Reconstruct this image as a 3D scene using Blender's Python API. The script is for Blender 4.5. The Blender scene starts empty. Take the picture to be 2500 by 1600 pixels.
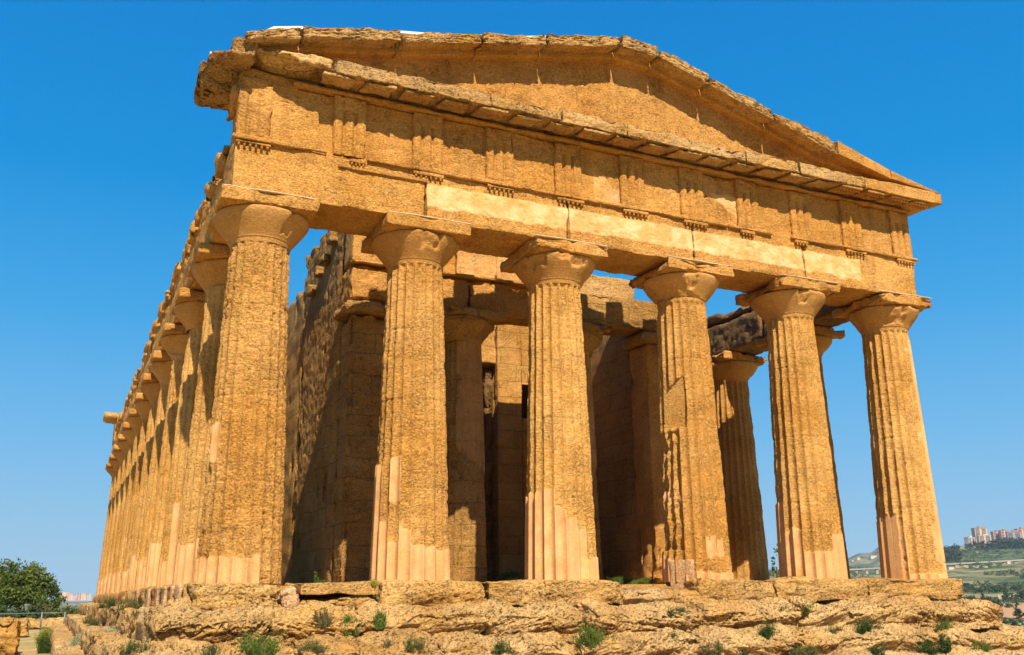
import bpy, math, random
import numpy as np
R = math.radians
S = bpy.context.scene
col = S.collection

# ------------------------------------------------------------------ camera
cd = bpy.data.cameras.new('camera'); cam = bpy.data.objects.new('camera', cd); col.objects.link(cam)
CAM = (-2.8262, -16.8855, -0.2661)
YAW, PITCH, ROLL = 0.4395, 0.2745, -0.0116
cam.location = CAM
cd.sensor_width = 36.0; cd.sensor_fit = 'HORIZONTAL'; cd.lens = 2325.76 / 2500 * 36.0
cd.clip_start = 0.1; cd.clip_end = 60000
from mathutils import Matrix, Vector
cy_, sy_, cp_, sp_ = math.cos(YAW), math.sin(YAW), math.cos(PITCH), math.sin(PITCH)
fw = Vector((sy_*cp_, cy_*cp_, sp_)); rt = Vector((cy_, -sy_, 0)); up = rt.cross(fw)
cr_, sr_ = math.cos(ROLL), math.sin(ROLL)
r2 = rt*cr_ + up*sr_; u2 = -rt*sr_ + up*cr_
cam.matrix_world = Matrix(((r2.x, u2.x, -fw.x, CAM[0]), (r2.y, u2.y, -fw.y, CAM[1]), (r2.z, u2.z, -fw.z, CAM[2]), (0, 0, 0, 1)))
S.camera = cam

# ------------------------------------------------------------------ light
SUN = Vector((-0.14, -1.0, 0.97)).normalized()
sl = bpy.data.lights.new('sun', 'SUN'); so = bpy.data.objects.new('sun', sl); col.objects.link(so)
sl.energy = 5.0; sl.angle = R(0.5); sl.color = (1.0, 0.89, 0.72)
so.rotation_euler = SUN.to_track_quat('Z', 'Y').to_euler()
W = bpy.data.worlds.new('World'); S.world = W; W.use_nodes = True
wn = W.node_tree; wn.nodes.clear()
sky = wn.nodes.new('ShaderNodeTexSky'); sky.sky_type = 'NISHITA'; sky.sun_disc = False
sky.sun_elevation = math.asin(SUN.z); sky.sun_rotation = math.atan2(SUN.x, SUN.y)
sky.altitude = 100; sky.air_density = 1.0; sky.dust_density = 0.6; sky.ozone_density = 2.0
tcw = wn.nodes.new('ShaderNodeTexCoord'); spw = wn.nodes.new('ShaderNodeSeparateXYZ'); wn.links.new(tcw.outputs['Generated'], spw.inputs[0])
rmp = wn.nodes.new('ShaderNodeValToRGB'); wn.links.new(spw.outputs['Z'], rmp.inputs[0])
els = rmp.color_ramp.elements; els[0].position = 0.0; els[0].color = (.40, .64, .80, 1); els[1].position = .9; els[1].color = (.0, .13, .48, 1)
for ps, cc in ((.05, (.31, .58, .80)), (.15, (.16, .49, .84)), (.27, (.045, .38, .80)), (.40, (.0, .285, .72)), (.58, (.0, .22, .64))):
    e_ = els.new(ps); e_.color = cc+(1,)
EXPO = 0.56
skm = wn.nodes.new('ShaderNodeMix'); skm.data_type = 'RGBA'; skm.inputs[0].default_value = .01
mulw = wn.nodes.new('ShaderNodeMix'); mulw.data_type = 'RGBA'; mulw.blend_type = 'MULTIPLY'; mulw.inputs[0].default_value = 1.0
kk = 1/(.115*2**EXPO); mulw.inputs[7].default_value = (kk, kk, kk, 1)
wn.links.new(rmp.outputs[0], mulw.inputs[6])
bg = wn.nodes.new('ShaderNodeBackground'); bg.inputs['Strength'].default_value = 0.115
wo = wn.nodes.new('ShaderNodeOutputWorld')
wn.links.new(mulw.outputs[2], skm.inputs[6]); wn.links.new(sky.outputs[0], skm.inputs[7]); wn.links.new(skm.outputs[2], bg.inputs[0]); wn.links.new(bg.outputs[0], wo.inputs[0])
S.view_settings.view_transform = 'Standard'; S.view_settings.look = 'None'
S.view_settings.exposure = EXPO; S.view_settings.gamma = 1.0
S.render.engine = 'CYCLES'; S.cycles.max_bounces = 8; S.cycles.diffuse_bounces = 6

# ------------------------------------------------------------------ noise
_rng = np.random.RandomState(7)
TAB = _rng.rand(64, 64, 64).astype(np.float32)
def vnoise(P):
    i = np.floor(P).astype(np.int64); f = (P - i).astype(np.float32); f = f*f*(3-2*f)
    x0, y0, z0 = (i[:, 0] & 63), (i[:, 1] & 63), (i[:, 2] & 63); x1, y1, z1 = (x0+1) & 63, (y0+1) & 63, (z0+1) & 63
    fx, fy, fz = f[:, 0], f[:, 1], f[:, 2]
    a = TAB[x0, y0, z0]*(1-fx)+TAB[x1, y0, z0]*fx; b = TAB[x0, y1, z0]*(1-fx)+TAB[x1, y1, z0]*fx
    c = TAB[x0, y0, z1]*(1-fx)+TAB[x1, y0, z1]*fx; d = TAB[x0, y1, z1]*(1-fx)+TAB[x1, y1, z1]*fx
    return ((a*(1-fy)+b*fy)*(1-fz)+(c*(1-fy)+d*fy)*fz)*2-1
def fbm(P, s=1.0, o=4, seed=0, g=.5):
    Q = P*np.array(s, dtype=float) + seed*7.31 + 100
    t = 0; a = 1.0; n = 0
    for k in range(o):
        t = t + a*vnoise(Q); n += a; a *= g; Q = Q*2.03+11.7
    return t/n*1.5
def pits(P, s, seed=0, th=.25):
    return np.clip(fbm(P, s, 2, seed)-th, 0, 1)

# ------------------------------------------------------------------ objects
WL = {}
def tag(o, label=None, cat=None, group=None, kind=None):
    if label: o['label'] = label
    if cat: o['category'] = cat
    if group: o['group'] = group
    if kind: o['kind'] = kind
    return o
def place(o, c, parent):
    WL[o.name] = np.array(c, float); col.objects.link(o)
    if parent is not None:
        o.parent = parent; o.location = tuple(np.array(c)-WL[parent.name])
    else: o.location = tuple(c)
    return o
def empty(name, c):
    o = bpy.data.objects.new(name, None); o.empty_display_size = .3; return place(o, c, None)
def mesh_obj(name, V, F, mat, parent=None, smooth=True, attr=None, origin=None):
    V = np.asarray(V, dtype=np.float64); F = np.asarray(F, dtype=np.int32)
    c = origin if origin is not None else np.array([(V[:, 0].min()+V[:, 0].max())/2, (V[:, 1].min()+V[:, 1].max())/2, V[:, 2].min()])
    c = np.array(c, float)
    me = bpy.data.meshes.new(name); k = F.shape[1]
    me.vertices.add(len(V)); me.vertices.foreach_set('co', (V-c).astype(np.float32).ravel())
    me.loops.add(F.size); me.loops.foreach_set('vertex_index', F.ravel())
    me.polygons.add(len(F)); me.polygons.foreach_set('loop_start', np.arange(0, F.size, k, dtype=np.int32))
    me.polygons.foreach_set('loop_total', np.full(len(F), k, dtype=np.int32))
    me.polygons.foreach_set('use_smooth', np.full(len(F), smooth, dtype=bool))
    me.update(calc_edges=True)
    if attr:
        for n_, a in attr.items():
            at = me.attributes.new(n_, 'FLOAT', 'POINT'); at.data.foreach_set('value', np.asarray(a, dtype=np.float32))
    me.materials.append(mat)
    return place(bpy.data.objects.new(name, me), c, parent)
def cat_(parts):
    V = []; F = []; n = 0
    for v, f in parts: V.append(v); F.append(np.asarray(f)+n); n += len(v)
    return np.concatenate(V), np.concatenate(F)
def grid_faces(nu, nv, closed=False, flip=False):
    # vertex (i,j) -> i*nv+j
    i = np.arange(nu if closed else nu-1); j = np.arange(nv-1); I, J = np.meshgrid(i, j, indexing='ij')
    I2 = (I+1) % nu
    q = np.stack([I*nv+J, I2*nv+J, I2*nv+J+1, I*nv+J+1], -1).reshape(-1, 4)
    return q[:, ::-1] if flip else q
def rblock(b, res, rnd=.02, skip=''):
    """surface of a box as a fine grid: returns points, outward directions, closeness to an edge, faces"""
    x0, x1, y0, y1, z0, z1 = b; lo = np.array([x0, y0, z0], float); hi = np.array([x1, y1, z1], float)
    n = np.maximum(1, np.ceil((hi-lo)/res).astype(int)); ax = [np.linspace(lo[k], hi[k], n[k]+1) for k in range(3)]
    Vs = []; Fs = []; m = 0
    for k, nm in enumerate('xyz'):
        a, c = (k+1) % 3, (k+2) % 3
        for s in (0, 1):
            if nm+'-+'[s] in skip: continue
            A, C = np.meshgrid(ax[a], ax[c], indexing='ij'); P = np.zeros(A.shape+(3,))
            P[..., k] = hi[k] if s else lo[k]; P[..., a] = A; P[..., c] = C
            Vs.append(P.reshape(-1, 3)); Fs.append(grid_faces(len(ax[a]), len(ax[c]), flip=not s)+m); m += A.size
    V = np.concatenate(Vs); F = np.concatenate(Fs)
    key = np.round((V-lo)*5000).astype(np.int64); key = key[:, 0]*(1 << 42)+key[:, 1]*(1 << 21)+key[:, 2]
    _, idx, inv = np.unique(key, return_index=True, return_inverse=True)
    V = V[idx]; F = inv.reshape(-1)[F]
    rr = min(rnd, *((hi-lo)*.49)); q = np.clip(V, lo+rr, hi-rr); D = V-q; L = np.linalg.norm(D, axis=1)[:, None]; N = D/np.maximum(L, 1e-9)
    dd = np.sort(np.minimum(V-lo, hi-V), axis=1)[:, 1]
    return q+N*rr, N, dd, F
def weather(P, N, dd, amp=.02, s=1.0, seed=0, chip=.05, pit=.02, cw=.15):
    d = amp*(.4+fbm(P, (1.6*s, 1.6*s, 3.4*s), 4, seed))
    if pit: d = d+pit*pits(P, (9, 9, 14), seed+3, .2)*2.0+pit*.9*pits(P, (23, 23, 34), seed+31, .12)
    if chip:
        e = np.clip(1-dd/cw, 0, 1); d = d+chip*e*np.clip(fbm(P, 1.9, 3, seed+5)+.15, 0, 1)*1.8
    return d
def stone(name, b, mat, parent, res=.05, rnd=.02, skip='', amp=.015, s=1.0, seed=0, chip=.04, pit=.012, cw=.12, warp=None, extra=None, attr=None, label=None):
    P, N, dd, F = rblock(b, res, rnd, skip)
    d = weather(P, N, dd, amp, s, seed, chip, pit, cw)
    if extra is not None: d = d+extra(P, N, dd)
    V = P-N*d[:, None]
    if warp is not None: V = warp(V)
    at = {k: f(P) for k, f in attr.items()} if attr else None
    o = mesh_obj(name, V, F, mat, parent, True, at)
    if label: o['label'] = label
    return o

# ------------------------------------------------------------------ materials
class NT:
    def __init__(s, name):
        s.m = bpy.data.materials.new(name); s.m.use_nodes = True; s.t = s.m.node_tree; s.t.nodes.clear()
        s.out = s.n('ShaderNodeOutputMaterial'); s.b = s.n('ShaderNodeBsdfPrincipled'); s.l(s.b.outputs[0], s.out.inputs[0])
        s.b.inputs['Specular IOR Level'].default_value = .2
    def n(s, t, **k):
        x = s.t.nodes.new(t)
        for a, v in k.items(): setattr(x, a, v)
        return x
    def l(s, a, b): s.t.links.new(a, b)
    def put(s, v, sock):
        if isinstance(v, (int, float)): sock.default_value = v
        elif isinstance(v, tuple): sock.default_value = v if len(v) == len(sock.default_value) else v+(1.0,)
        else: s.l(v, sock)
    def pos(s): return s.n('ShaderNodeNewGeometry').outputs['Position']
    def mp(s, v, scale=(1, 1, 1), rot=(0, 0, 0), loc=(0, 0, 0)):
        x = s.n('ShaderNodeMapping'); s.l(v, x.inputs[0]); x.inputs['Scale'].default_value = scale; x.inputs['Rotation'].default_value = rot; x.inputs['Location'].default_value = loc
        return x.outputs[0]
    def noise(s, v, sc, d=6, r=.55, dist=0):
        x = s.n('ShaderNodeTexNoise'); s.l(v, x.inputs['Vector']); x.inputs['Scale'].default_value = sc; x.inputs['Detail'].default_value = d
        x.inputs['Roughness'].default_value = r; x.inputs['Distortion'].default_value = dist; return x.outputs['Fac']
    def ramp(s, v, a, b, ca=0., cb=1.):
        x = s.n('ShaderNodeMapRange'); s.put(v, x.inputs[0]); x.inputs[1].default_value = a; x.inputs[2].default_value = b; x.inputs[3].default_value = ca; x.inputs[4].default_value = cb
        return x.outputs[0]
    def mix(s, f, a, b, mode='MIX'):
        x = s.n('ShaderNodeMix', data_type='RGBA', blend_type=mode); s.put(f, x.inputs[0]); s.put(a, x.inputs[6]); s.put(b, x.inputs[7]); return x.outputs[2]
    def math(s, op, a, b=0., c=0.):
        x = s.n('ShaderNodeMath', operation=op); s.put(a, x.inputs[0]); s.put(b, x.inputs[1]); s.put(c, x.inputs[2]); return x.outputs[0]
    def attr(s, n): x = s.n('ShaderNodeAttribute', attribute_name=n); return x.outputs['Fac']
    def bump(s, h, st, dist=.02, nrm=None):
        x = s.n('ShaderNodeBump'); s.put(st, x.inputs['Strength']); x.inputs['Distance'].default_value = dist; s.l(h, x.inputs['Height'])
        if nrm is not None: s.l(nrm, x.inputs['Normal'])
        return x.outputs[0]

def stone_mat(name, a=(.46, .235, .06), b=(.60, .36, .13), dk=(.24, .115, .03), stuc=(.73, .42, .19), tilt=0., darkness=.5, bump=1.0, pit_shade=.55, strata=7.0, blot=.0, blotc=(.16, .12, .075), pscale=26., grain=.62, course=None, streak=.0):
    t = NT(name); p = t.pos(); pr = t.mp(p, (1, 1, 1), (0, tilt, 0))
    big = t.noise(p, .55, 5, .6); c = t.mix(t.ramp(big, .38, .62), a, b)
    mid = t.noise(t.mp(pr, (1, 1, 2.2)), 2.3, 8, .68); c = t.mix(t.math('MULTIPLY', t.ramp(mid, .52, .72), darkness), c, dk)
    lt = t.noise(t.mp(p, (1, 1, 1.4), loc=(31, 7, 3)), 1.7, 7, .65); c = t.mix(t.math('MULTIPLY', t.ramp(lt, .52, .72), .35), c, tuple(min(1, x*1.25+.03) for x in b))
    st = t.noise(t.mp(pr, (1, 1, strata)), 5.0, 6, .7)
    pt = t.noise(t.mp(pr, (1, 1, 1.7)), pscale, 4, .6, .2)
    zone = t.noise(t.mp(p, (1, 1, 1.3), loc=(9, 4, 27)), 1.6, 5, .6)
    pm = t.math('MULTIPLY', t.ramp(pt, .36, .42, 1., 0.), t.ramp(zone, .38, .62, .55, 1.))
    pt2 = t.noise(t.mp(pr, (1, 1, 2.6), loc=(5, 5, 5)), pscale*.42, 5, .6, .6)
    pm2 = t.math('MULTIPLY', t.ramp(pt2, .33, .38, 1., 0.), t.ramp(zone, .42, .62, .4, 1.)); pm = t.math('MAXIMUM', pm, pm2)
    fine = t.noise(p, 60.0, 4, .7)
    pvar = t.ramp(t.n('ShaderNodeObjectInfo').outputs['Random'], 0, 1, .65, 1.05); c = t.mix(t.math('MULTIPLY', t.math('MULTIPLY', pm, pit_shade), pvar), c, dk)  # shade inside the pits painted in: pit mask pulls colour to dark brown
    c = t.mix(t.ramp(fine, .35, .62, .0, .35), c, t.mix(1.0, c, (.62, .55, .48), 'MULTIPLY'))
    if blot:
        bl = t.noise(t.mp(p, (1, 1, .8), loc=(3, 17, 9)), 1.1, 9, .7); c = t.mix(t.math('MULTIPLY', t.ramp(bl, .54, .66), blot), c, blotc)
    gd = t.noise(t.mp(pr, (1, 1, 1.25), loc=(2, 8, 4)), 24.0, 5, .65); c = t.mix(t.ramp(gd, .44, .34, 0, grain), c, dk); c = t.mix(t.ramp(gd, .54, .64, 0, .55), c, tuple(min(1, x*1.3+.04) for x in b))
    oi = t.n('ShaderNodeObjectInfo').outputs['Random']
    c = t.mix(t.ramp(oi, 0, 1, 0, .55), c, t.mix(1.0, c, (.80, .74, .70), 'MULTIPLY'))
    if streak:
        sk = t.noise(t.mp(p, (1, 1, .16), loc=(4, 4, 0)), 3.2, 6, .65); c = t.mix(t.math('MULTIPLY', t.ramp(sk, .54, .68), streak), c, t.mix(1.0, c, (.52, .45, .40), 'MULTIPLY'))
    cm = None
    if course:
        sx = t.n('ShaderNodeSeparateXYZ'); t.l(p, sx.inputs[0]); cx2 = t.n('ShaderNodeCombineXYZ'); t.put(t.math('ADD', sx.outputs[0], sx.outputs[1]), cx2.inputs[0]); t.l(sx.outputs[2], cx2.inputs[1])
        wob = t.noise(p, 1.5, 3, .5); dv = t.n('ShaderNodeVectorMath', operation='ADD'); t.l(cx2.outputs[0], dv.inputs[0]); cw2 = t.n('ShaderNodeCombineXYZ'); t.put(t.math('MULTIPLY', wob, .35), cw2.inputs[0]); t.put(t.math('MULTIPLY', wob, .22), cw2.inputs[1]); t.l(cw2.outputs[0], dv.inputs[1])
        bk = t.n('ShaderNodeTexBrick'); t.l(dv.outputs[0], bk.inputs['Vector']); bk.inputs['Scale'].default_value = 1.0; bk.inputs['Brick Width'].default_value = course[0]; bk.inputs['Row Height'].default_value = course[1]; bk.inputs['Mortar Size'].default_value = .013; bk.inputs['Mortar Smooth'].default_value = .3
        bk.inputs['Color1'].default_value = (1, 1, 1, 1); bk.inputs['Color2'].default_value = (.72, .68, .64, 1); bk.inputs['Mortar'].default_value = (.35, .3, .25, 1); c = t.mix(.5, c, t.mix(1.0, c, bk.outputs['Color'], 'MULTIPLY')); cm = bk.outputs['Fac']
    s_ = t.attr('stucco')
    sn = t.noise(p, 2.6, 6, .6); sc = t.mix(t.ramp(sn, .35, .65), stuc, (.60, .29, .11))
    sg = t.noise(t.mp(p, (3, 3, .8)), 2.0, 5, .6); sc = t.mix(t.ramp(sg, .52, .70, 0, .6), sc, (.36, .20, .10))
    sw = t.noise(t.mp(p, (1, 1, .7), loc=(8, 1, 2)), 5.0, 7, .7); sc = t.mix(t.ramp(sw, .50, .64, 0., .75), sc, c)
    c = t.mix(t.math('MULTIPLY', s_, .86), c, sc)
    pl = t.attr('pale'); pn = t.noise(p, 3.2, 7, .65)
    c = t.mix(t.math('MULTIPLY', pl, t.ramp(pn, .32, .55, .30, .92)), c, t.mix(t.ramp(pn, .42, .62), (.70, .40, .15), (.80, .52, .25)))
    t.l(c, t.b.inputs['Base Color']); t.b.inputs['Roughness'].default_value = .92
    gr = t.noise(t.mp(pr, (1, 1, 1.25), loc=(2, 8, 4)), 24.0, 5, .65)
    h = t.math('ADD', t.math('MULTIPLY', pm, -1.3), t.math('ADD', t.math('MULTIPLY', st, .55), t.math('MULTIPLY', fine, .5)))
    h = t.math('ADD', h, t.math('ADD', t.math('MULTIPLY', mid, 1.2), t.math('MULTIPLY', gr, 1.5)))
    if cm is not None: h = t.math('SUBTRACT', h, t.math('MULTIPLY', cm, .9))
    k = t.math('MULTIPLY', t.math('SUBTRACT', 1.0, t.math('MULTIPLY', t.math('MAXIMUM', s_, t.math('MULTIPLY', pl, .8)), .74)), bump)
    k = t.math('MULTIPLY', k, t.ramp(zone, .36, .64, .75, 1.1)); t.l(t.bump(h, k, .036), t.b.inputs['Normal'])
    return t.m
M_col = stone_mat('weathered_calcarenite', a=(.67, .32, .06), b=(.80, .44, .125), bump=1.0, darkness=.26, pit_shade=.65, dk=(.24, .11, .028), blot=.06, blotc=(.36, .22, .12))
M_ent = stone_mat('entablature_stone', a=(.65, .30, .055), b=(.77, .40, .105), bump=.95, darkness=.28, pit_shade=.5, strata=5, grain=.6, streak=.45, blot=.12, blotc=(.36, .22, .12), dk=(.22, .105, .03))
M_ech = stone_mat('smooth_capital_stone', a=(.55, .265, .058), b=(.64, .34, .10), bump=.5, darkness=.35, pit_shade=.25, grain=.2, streak=.3, blot=.2, blotc=(.36, .22, .12))
M_course = stone_mat('coursed_masonry', a=(.66, .31, .06), b=(.80, .45, .13), bump=.9, darkness=.35, pit_shade=.5, course=(1.15, .52), streak=.4)
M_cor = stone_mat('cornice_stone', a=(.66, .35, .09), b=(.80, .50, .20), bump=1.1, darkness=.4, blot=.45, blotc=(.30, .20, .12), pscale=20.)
M_wall = stone_mat('cella_stone', a=(.48, .245, .05), b=(.62, .36, .11), dk=(.15, .08, .025), bump=.95, darkness=.5, pit_shade=.7, course=(.95, .50), blot=.25, blotc=(.15, .105, .05))
M_wall2 = stone_mat('shade_toned_weathered_stone', a=(.48, .25, .07), b=(.66, .38, .13), dk=(.15, .08, .03), bump=1.3, darkness=.55, pit_shade=.6, blot=.5, blotc=(.20, .13, .07))  # corner-block shade put into the stone's brown, along with weathering blotches
M_dark = stone_mat('dark_stone', a=(.34, .18, .06), b=(.46, .26, .10), dk=(.08, .05, .03), bump=1.4, darkness=.7, blot=.6, blotc=(.09, .065, .045))  # much darker stone for the right flank entablature and door jamb
M_step = stone_mat('step_rock', a=(.66, .34, .072), b=(.80, .48, .16), dk=(.28, .14, .05), bump=1.2, tilt=.12, darkness=.4, pit_shade=.6, strata=5, blot=.4, blotc=(.36, .24, .13), pscale=19.)
M_rock = stone_mat('eroded_rock', a=(.66, .355, .09), b=(.84, .54, .22), dk=(.27, .14, .055), bump=1.2, tilt=.5, darkness=.35, pit_shade=.8, strata=6, blot=.35, blotc=(.37, .26, .15), pscale=17.)
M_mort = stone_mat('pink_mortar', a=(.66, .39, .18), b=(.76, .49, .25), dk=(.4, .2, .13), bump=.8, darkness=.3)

def plain(name, c, rough=.8, var=.15, sc=8., bump=.0, metal=0.):
    t = NT(name); p = t.pos(); n = t.noise(p, sc, 5, .6)
    t.l(t.mix(t.ramp(n, .3, .7), tuple(x*(1-var) for x in c), tuple(min(1, x*(1+var)) for x in c)), t.b.inputs['Base Color'])
    t.b.inputs['Roughness'].default_value = rough; t.b.inputs['Metallic'].default_value = metal
    if bump: t.l(t.bump(n, bump, .02), t.b.inputs['Normal'])
    return t.m
M_white = plain('white_capping', (.74, .71, .66), .8, .12, 6)
M_mline = plain('white_mortar_line', (.72, .58, .40), .9, .25, 14)
M_metal = plain('galvanised_steel', (.20, .20, .21), .5, .1, 5, metal=.3)

def leaf_mat(name, a, b, sc=6., trans=.25):
    t = NT(name); p = t.pos(); n = t.noise(p, sc, 4, .6); n2 = t.noise(p, sc*3.1, 3, .6)
    c = t.mix(t.ramp(n, .35, .65), a, b); c = t.mix(t.ramp(n2, .56, .66, 0, .55), c, (.22, .15, .06)); t.l(c, t.b.inputs['Base Color']); t.b.inputs['Roughness'].default_value = .7
    tr = t.n('ShaderNodeBsdfTranslucent'); t.l(c, tr.inputs[0]); mx = t.n('ShaderNodeMixShader'); mx.inputs[0].default_value = trans
    t.l(t.b.outputs[0], mx.inputs[1]); t.l(tr.outputs[0], mx.inputs[2]); t.l(mx.outputs[0], t.out.inputs[0]); return t.m
L_green = leaf_mat('leaf_bright_green', (.07, .13, .02), (.16, .22, .035))
L_olive = leaf_mat('leaf_olive', (.08, .10, .025), (.15, .15, .045))
L_brown = leaf_mat('leaf_dry', (.16, .10, .04), (.13, .13, .04))
L_dark = leaf_mat('leaf_dark', (.03, .07, .015), (.07, .11, .025))
L_tree = leaf_mat('leaf_tree', (.055, .10, .012), (.15, .18, .03), 1.2)
L_far = leaf_mat('leaf_far', (.035, .07, .02), (.08, .115, .04), .2, .1)
L_fard = leaf_mat('leaf_far_dark', (.018, .035, .012), (.035, .06, .02), .2, .1)
L_yel = leaf_mat('leaf_yellow_green', (.20, .25, .02), (.35, .36, .04))
L_pale = leaf_mat('leaf_pale_flowers', (.22, .26, .09), (.62, .62, .42), 14)
M_bark = plain('bark', (.12, .085, .055), .9, .3, 6, .5)

# ================================================================== TEMPLE
T = empty('greek_temple', (7.71, 18.95, -2.0))
tag(T, 'ancient golden limestone Doric temple with six front columns and a weathered pediment', 'temple')
XC = [0, 3.019, 6.116, 9.304, 12.401, 15.42]
YC = [0, 3.031, 6.215, 9.399, 12.583, 15.766, 18.95, 22.134, 25.317, 28.501, 31.685, 34.869, 37.9]
HA, ZA = .875, 6.718
RB, RT = .7276, .5596

def shaft(cx, cy, seed, nper=10, dz=.04, er=.5, stuc=None, carve=None, flat=None, rough=1.35, h0=-.03, view=None):
    nT = 20*nper; th = np.arange(nT)/nT*2*math.pi; z = np.linspace(h0, 5.98, int((5.98-h0)/dz)+1)
    TH, Z = np.meshgrid(th, z, indexing='ij'); TH = TH.ravel(); Z = Z.ravel()
    t = (TH*20/(2*math.pi)) % 1; fl = 1-(2*t-1)**2; fc = (np.floor(TH*20/(2*math.pi)+1e-6)+.5)*2*math.pi/20
    zz = np.clip(Z, 0, 5.96)/5.96; r = RB+(RT-RB)*zz**1.15
    P = np.stack([cx+r*np.sin(TH), cy-r*np.cos(TH), Z], 1)
    if view is None: view = math.atan2(CAM[0]-cx, cy-CAM[1])
    uf = fc-view; uf = (uf+math.pi) % (2*math.pi)-math.pi; u = np.where(np.abs(uf) <= math.pi/2, np.sin(uf), np.sign(uf)*(2-np.abs(np.sin(uf))))
    s = np.zeros_like(r)
    if stuc is not None:
        s = np.clip((stuc(u, Z)+.10*fbm(P, 2.5, 4, seed)+.05*fbm(P, 9, 3, seed+1))/.03+.5, 0, 1)
    e = np.clip(er+.55*fbm(P, (.8, .8, .5), 3, seed+1), 0, 1)*(1-s)
    fade = np.clip((5.93-Z)/.08, 0, 1)
    r = r-.074*(r/RB)*fl*(1-.50*e)*fade
    nz = fbm(P, (4.5, 4.5, 8), 4, seed+2)
    r = r-(1-s)*(.012+e*.012+rough*(.010*nz*(.5+e)+.026*pits(P, (9, 9, 17), seed+4, .22)*(.4+e)))
    if dz < .025: r = r-(1-s)*rough*(.015*pits(P, (21, 21, 32), seed+21, .12)+.004*fbm(P, (30, 30, 40), 2, seed+22))*(.5+e)
    r = r-(1-s)*.09*np.clip(fbm(P, (1.2, 1.2, 1.0), 4, seed+6)-.42, 0, 1)*rough
    ar = np.clip(1-fl*3, 0, 1); r = r-(1-s)*ar*.02*np.clip(fbm(P, (3, 3, 4), 2, seed+8)+.3, 0, 1)
    for k, zj in enumerate((1.62, 3.17, 4.66)):
        zj2 = zj+.08*math.sin(seed*3.1+k*2); r = r-.013*np.exp(-((Z-zj2)/.022)**2)*(1-s)
    if carve is not None: r = r-carve(u, Z, P)
    X = cx+r*np.sin(TH); Y = cy-r*np.cos(TH)
    V = np.stack([X, Y, Z], 1)
    if flat is not None: V, s = flat(V, s, view)
    F = grid_faces(nT, len(z), closed=True)
    return V, F, s
EPROF = [(.535, 5.90), (.553, 5.95), (.56, 5.975), (.575, 5.985), (.58, 6.0), (.60, 6.03), (.645, 6.09), (.70, 6.16), (.76, 6.235), (.81, 6.30), (.85, 6.365), (.868, 6.41), (.87, 6.44), (.86, 6.463), (.6, 6.466)]
EP = {2: [(.12, .62, 6.2)], 3: [(.1, .8, 6.28), (-.75, -.2, 6.22)], 4: [(.2, .5, 6.1)], 5: [(.3, .62, 6.1)], 6: [(.05, .75, 6.05)], 1: [(.55, .75, 6.1)]}
def echinus(cx, cy, seed, n=96, chip=.5):
    pr = np.array(EPROF); k = np.linspace(0, len(pr)-1, 34); rr = np.interp(k, range(len(pr)), pr[:, 0]); zz = np.interp(k, range(len(pr)), pr[:, 1])
    th = np.arange(n)/n*2*math.pi; TH, K = np.meshgrid(th, np.arange(34), indexing='ij'); TH = TH.ravel(); r = rr[K.ravel()]; z = zz[K.ravel()]
    P = np.stack([cx+r*np.sin(TH), cy-r*np.cos(TH), z], 1)
    br = np.clip((fbm(P, 1.3, 2, seed+11)-.38+chip*.4)*5, 0, 1)
    if seed in EP:
        u = np.sin(TH-math.atan2(CAM[0]-cx, cy-CAM[1])); fr = np.cos(TH-math.atan2(CAM[0]-cx, cy-CAM[1])) > 0
        for a_, b_, zz_ in EP[seed]: br = np.maximum(br, np.clip((np.minimum(box01(u, a_, b_)*2, z-zz_)+.10*fbm(P, 4, 3, seed))/.04, 0, 1)*fr)
    r = r-br*(.035+.05*np.clip(fbm(P, 5, 3, seed+12)+.4, 0, 1)+.03*pits(P, 14, seed, .1))-.004*fbm(P, 6, 2, seed)
    V = np.stack([cx+r*np.sin(TH), cy-r*np.cos(TH), z], 1)
    return V, grid_faces(n, 34, closed=True), (1-br)*.0
def make_column(cx, cy, seed, nper=10, dz=.04, chip=.4, achip=.10, res=.04, line=False, label=None, **k):
    V, F, s = shaft(cx, cy, seed, nper, dz, **k)
    c = mesh_obj('column', V, F, M_col, T, True, {'stucco': s}, origin=(cx, cy, 0))
    if label: c['label'] = label
    V, F, s = echinus(cx, cy, seed, (200 if seed < 7 else 96) if nper > 6 else 48, chip)
    mesh_obj('echinus', V, F, M_ech, c, True, {'stucco': s}, origin=(cx, cy, 5.9))
    stone('abacus', (cx-HA, cx+HA, cy-HA, cy+HA, 6.465, ZA), M_ent, c, res, .015, amp=.010, seed=seed+20, chip=achip, pit=.012, cw=.2)
    if line:
        z = ZA+.006; P, N, dd, F = rblock((cx-HA+.02, cx+HA-.03, cy-HA+.015, cy-HA+.16, z, z+.014), .05, .006)
        V = P+np.stack([0*P[:, 0], .02*fbm(P, 3, 2, seed), .006*fbm(P, 5, 2, seed)], 1); mesh_obj('mortar_line', V, F, M_mline, c)
    return c
def dup(o, c):
    n = o.copy(); col.objects.link(n); WL[n.name] = np.array(c, float); n.parent = T; n.location = tuple(np.array(c)-WL[T.name])
    for ch in o.children:
        m = ch.copy(); col.objects.link(m); m.parent = n
    return n

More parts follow.
